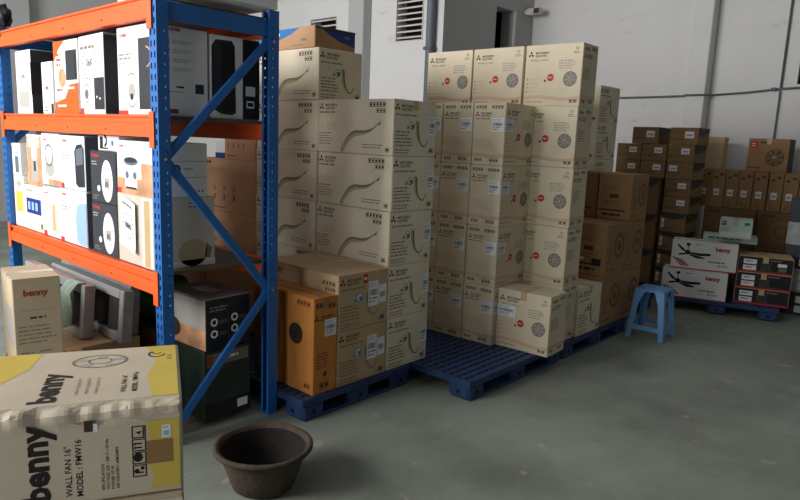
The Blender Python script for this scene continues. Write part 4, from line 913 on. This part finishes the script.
# tape along the crushed edge
b = MB(); N = 60
def ed(t, s):
    x = -L/2+.01+(L-.02)*t; n = mnoise.noise(Vector((x*26, 3.1, .4)))*.9; k = .014*(n+.45)*max(0, 1-abs(s)/.05)
    if s < 0: return (x, -Dp/2-.0015+k, Hh-.006+s+(-k*.6))
    return (x, -Dp/2+.006+s+k*.6, Hh+.0015-k*1.1)
for i in range(N):
    for s0, s1 in ((-.022, -.012), (-.012, -.001), (-.001, .012), (.012, .026)): b.face([ed(i/N, s0), ed((i+1)/N, s0), ed((i+1)/N, s1), ed(i/N, s1)], M['ycard'], True)
put('edge_flap', b.mesh('edge_flap'), yb)
cx2, cy2 = yl(-L/2-.004, Dp/2-.012)
for k, (lb) in enumerate(('pale carton directly under the yellow foreground carton', 'lowest carton of the foreground pile under the yellow carton')):
    o = thing('fan_carton', lb, 'carton', (cx2, cy2, .325*(1-k)), YA+R(.5-k)); put('body', crumpled('under_body', False, 'benny', L+.004, Dp+.006, .323), o)
    p = P2(1, 1); p.rect(.0, .255, L, .31, 'ctape'); put('tape', p.mesh('tape', faceY(L+.004, Dp+.006, .323)), o)

# ------------------------------------------------------------------ basin
o = thing('clay_basin', 'round grey clay basin with thick rim on the dark floor', 'basin', (1.655, 2.285, 0), R(20))
wob = lambda a, z: .008*math.sin(3*a+1)+.005*math.sin(5*a)
b = MB(); b.lathe([(0, 0), (.128, 0), (.142, .012), (.165, .08), (.188, .15), (.196, .176)], M['clay'], 48, wob); put('bowl', b.mesh('bowl'), o)
b = MB(); b.lathe([(.196, .176), (.218, .182), (.226, .192), (.225, .202), (.216, .208), (.206, .206), (.199, .198), (.192, .184)], M['clay'], 48, wob); put('rim', b.mesh('rim'), o)
b = MB(); b.lathe([(.1925, .187), (.180, .15), (.155, .085), (.132, .035), (.11, .026), (0, .024)], M['clayin'], 48, wob); put('inner_surface', b.mesh('inner_surface'), o)  # inside of the basin, darker in colour than the bowl

# ------------------------------------------------------------------ stool
o = thing('plastic_stool', 'light blue plastic stool standing alone on the concrete floor', 'stool', (5.50, 1.995, 0), R(3))
HS, T, Bb = .43, .122, .16
b = MB(); b.box(-T, T, -T, T, HS-.014, HS, M['stool']); s = b.mesh('seat', .008); put('seat', s, o)
b = MB()
for i in range(-3, 4): b.box(i*.03-.004, i*.03+.004, -.09, .09, HS, HS+.0015, M['stool'])
put('seat_ribs', b.mesh('seat_ribs'), o)
def edge_pt(sx, sy, t, off=0):   # t 0 at floor, 1 at top
    r = Bb+(T-Bb)*t; return Vector((sx*r, sy*r, (HS-.01)*t))
for sx in (-1, 1):
    for sy in (-1, 1):
        b = MB(); wl0, wl1 = .042, .052
        for ax in (0, 1):
            vs = []
            for t, wl in ((0, wl0), (.72, wl1), (1, .085)):
                c = edge_pt(sx, sy, t); d = Vector((-sx, 0, 0)) if ax == 0 else Vector((0, -sy, 0)); n = Vector((0, -sy, 0)) if ax == 0 else Vector((-sx, 0, 0))
                vs += [c, c+d*wl, c+d*wl+n*.006, c+n*.006]
            fs = []
            for k in range(2):
                for q in range(4): fs.append((k*4+q, k*4+(q+1) % 4, k*4+4+(q+1) % 4, k*4+4+q))
            fs += [(0, 1, 2, 3), (8, 9, 10, 11)]; b.grid(vs, fs, M['stool'])
        put('leg', b.mesh('leg', .0015, True), o)
def rail(z0, z1, nm, dip=0):
    for ax in range(4):
        a = R(90)*ax; b = MB(); vs = []; fs = []; N = 10
        t0, t1 = z0/HS, z1/HS; r0, r1 = Bb+(T-Bb)*t0, Bb+(T-Bb)*t1
        for k in range(N+1):
            s = -1+2*k/N; zz0 = z0+(dip*(1-s**4) if dip else 0); rr = Bb+(T-Bb)*zz0/HS
            for (r, z, q) in ((rr, zz0, 0), (r1, z1, 0), (r1, z1, .006), (rr, zz0, .006)):
                y = s*(min(r, r1)-.03); vs.append(Matrix.Rotation(a, 3, 'Z') @ Vector((r-q-.0008, y, z)))
        for k in range(N):
            for q in range(4): fs.append((k*4+q, k*4+(q+1) % 4, k*4+4+(q+1) % 4, k*4+4+q))
        b.grid(vs, fs, M['stool']); put(nm, b.mesh(nm), o)
rail(.075, .115, 'stretcher'); rail(.33, HS-.012, 'apron', .08)

# ------------------------------------------------------------------ cartons at the left edge, in front of the rack's far bay
LG = 'white cartons piled at the left edge'
for k in range(2):
    carton('white_carton', f'{("lower", "upper")[k]} white carton of the pile half cut off by the left edge', 'carton', (.60, 3.80, .50*k), (.52, .62, .498), 'beige', R(-5+3*k), None, None, flaps='x' if k else None, group=LG)

# dark bundle on the rack's top deck
bmx = bmesh.new(); bmesh.ops.create_icosphere(bmx, subdivisions=3, radius=1)
for v in bmx.verts:
    q = v.co.copy(); q.x *= .05; q.y *= .08; q.z *= .075; q *= 1+.4*mnoise.noise(v.co*3.1); v.co = q + Vector((0, 0, .07)); v.co.z = max(v.co.z, 0)
me = bpy.data.meshes.new('bundle'); bmx.to_mesh(me); bmx.free(); me.materials.append(M['blackbox'])
for pl in me.polygons: pl.use_smooth = True
tag(put('plastic_bundle', me, None, (XF+.032, 5.06, RH+.003)), 'crumpled dark plastic bundle on top of the rack at its far end', 'bundle')

carton('carton', 'plain brown carton low behind the rack beside the pinkish cartons', 'carton', (2.56, 4.22, PH), (.44, .62, .56), 'pink', R(1), None, None, flaps='x')
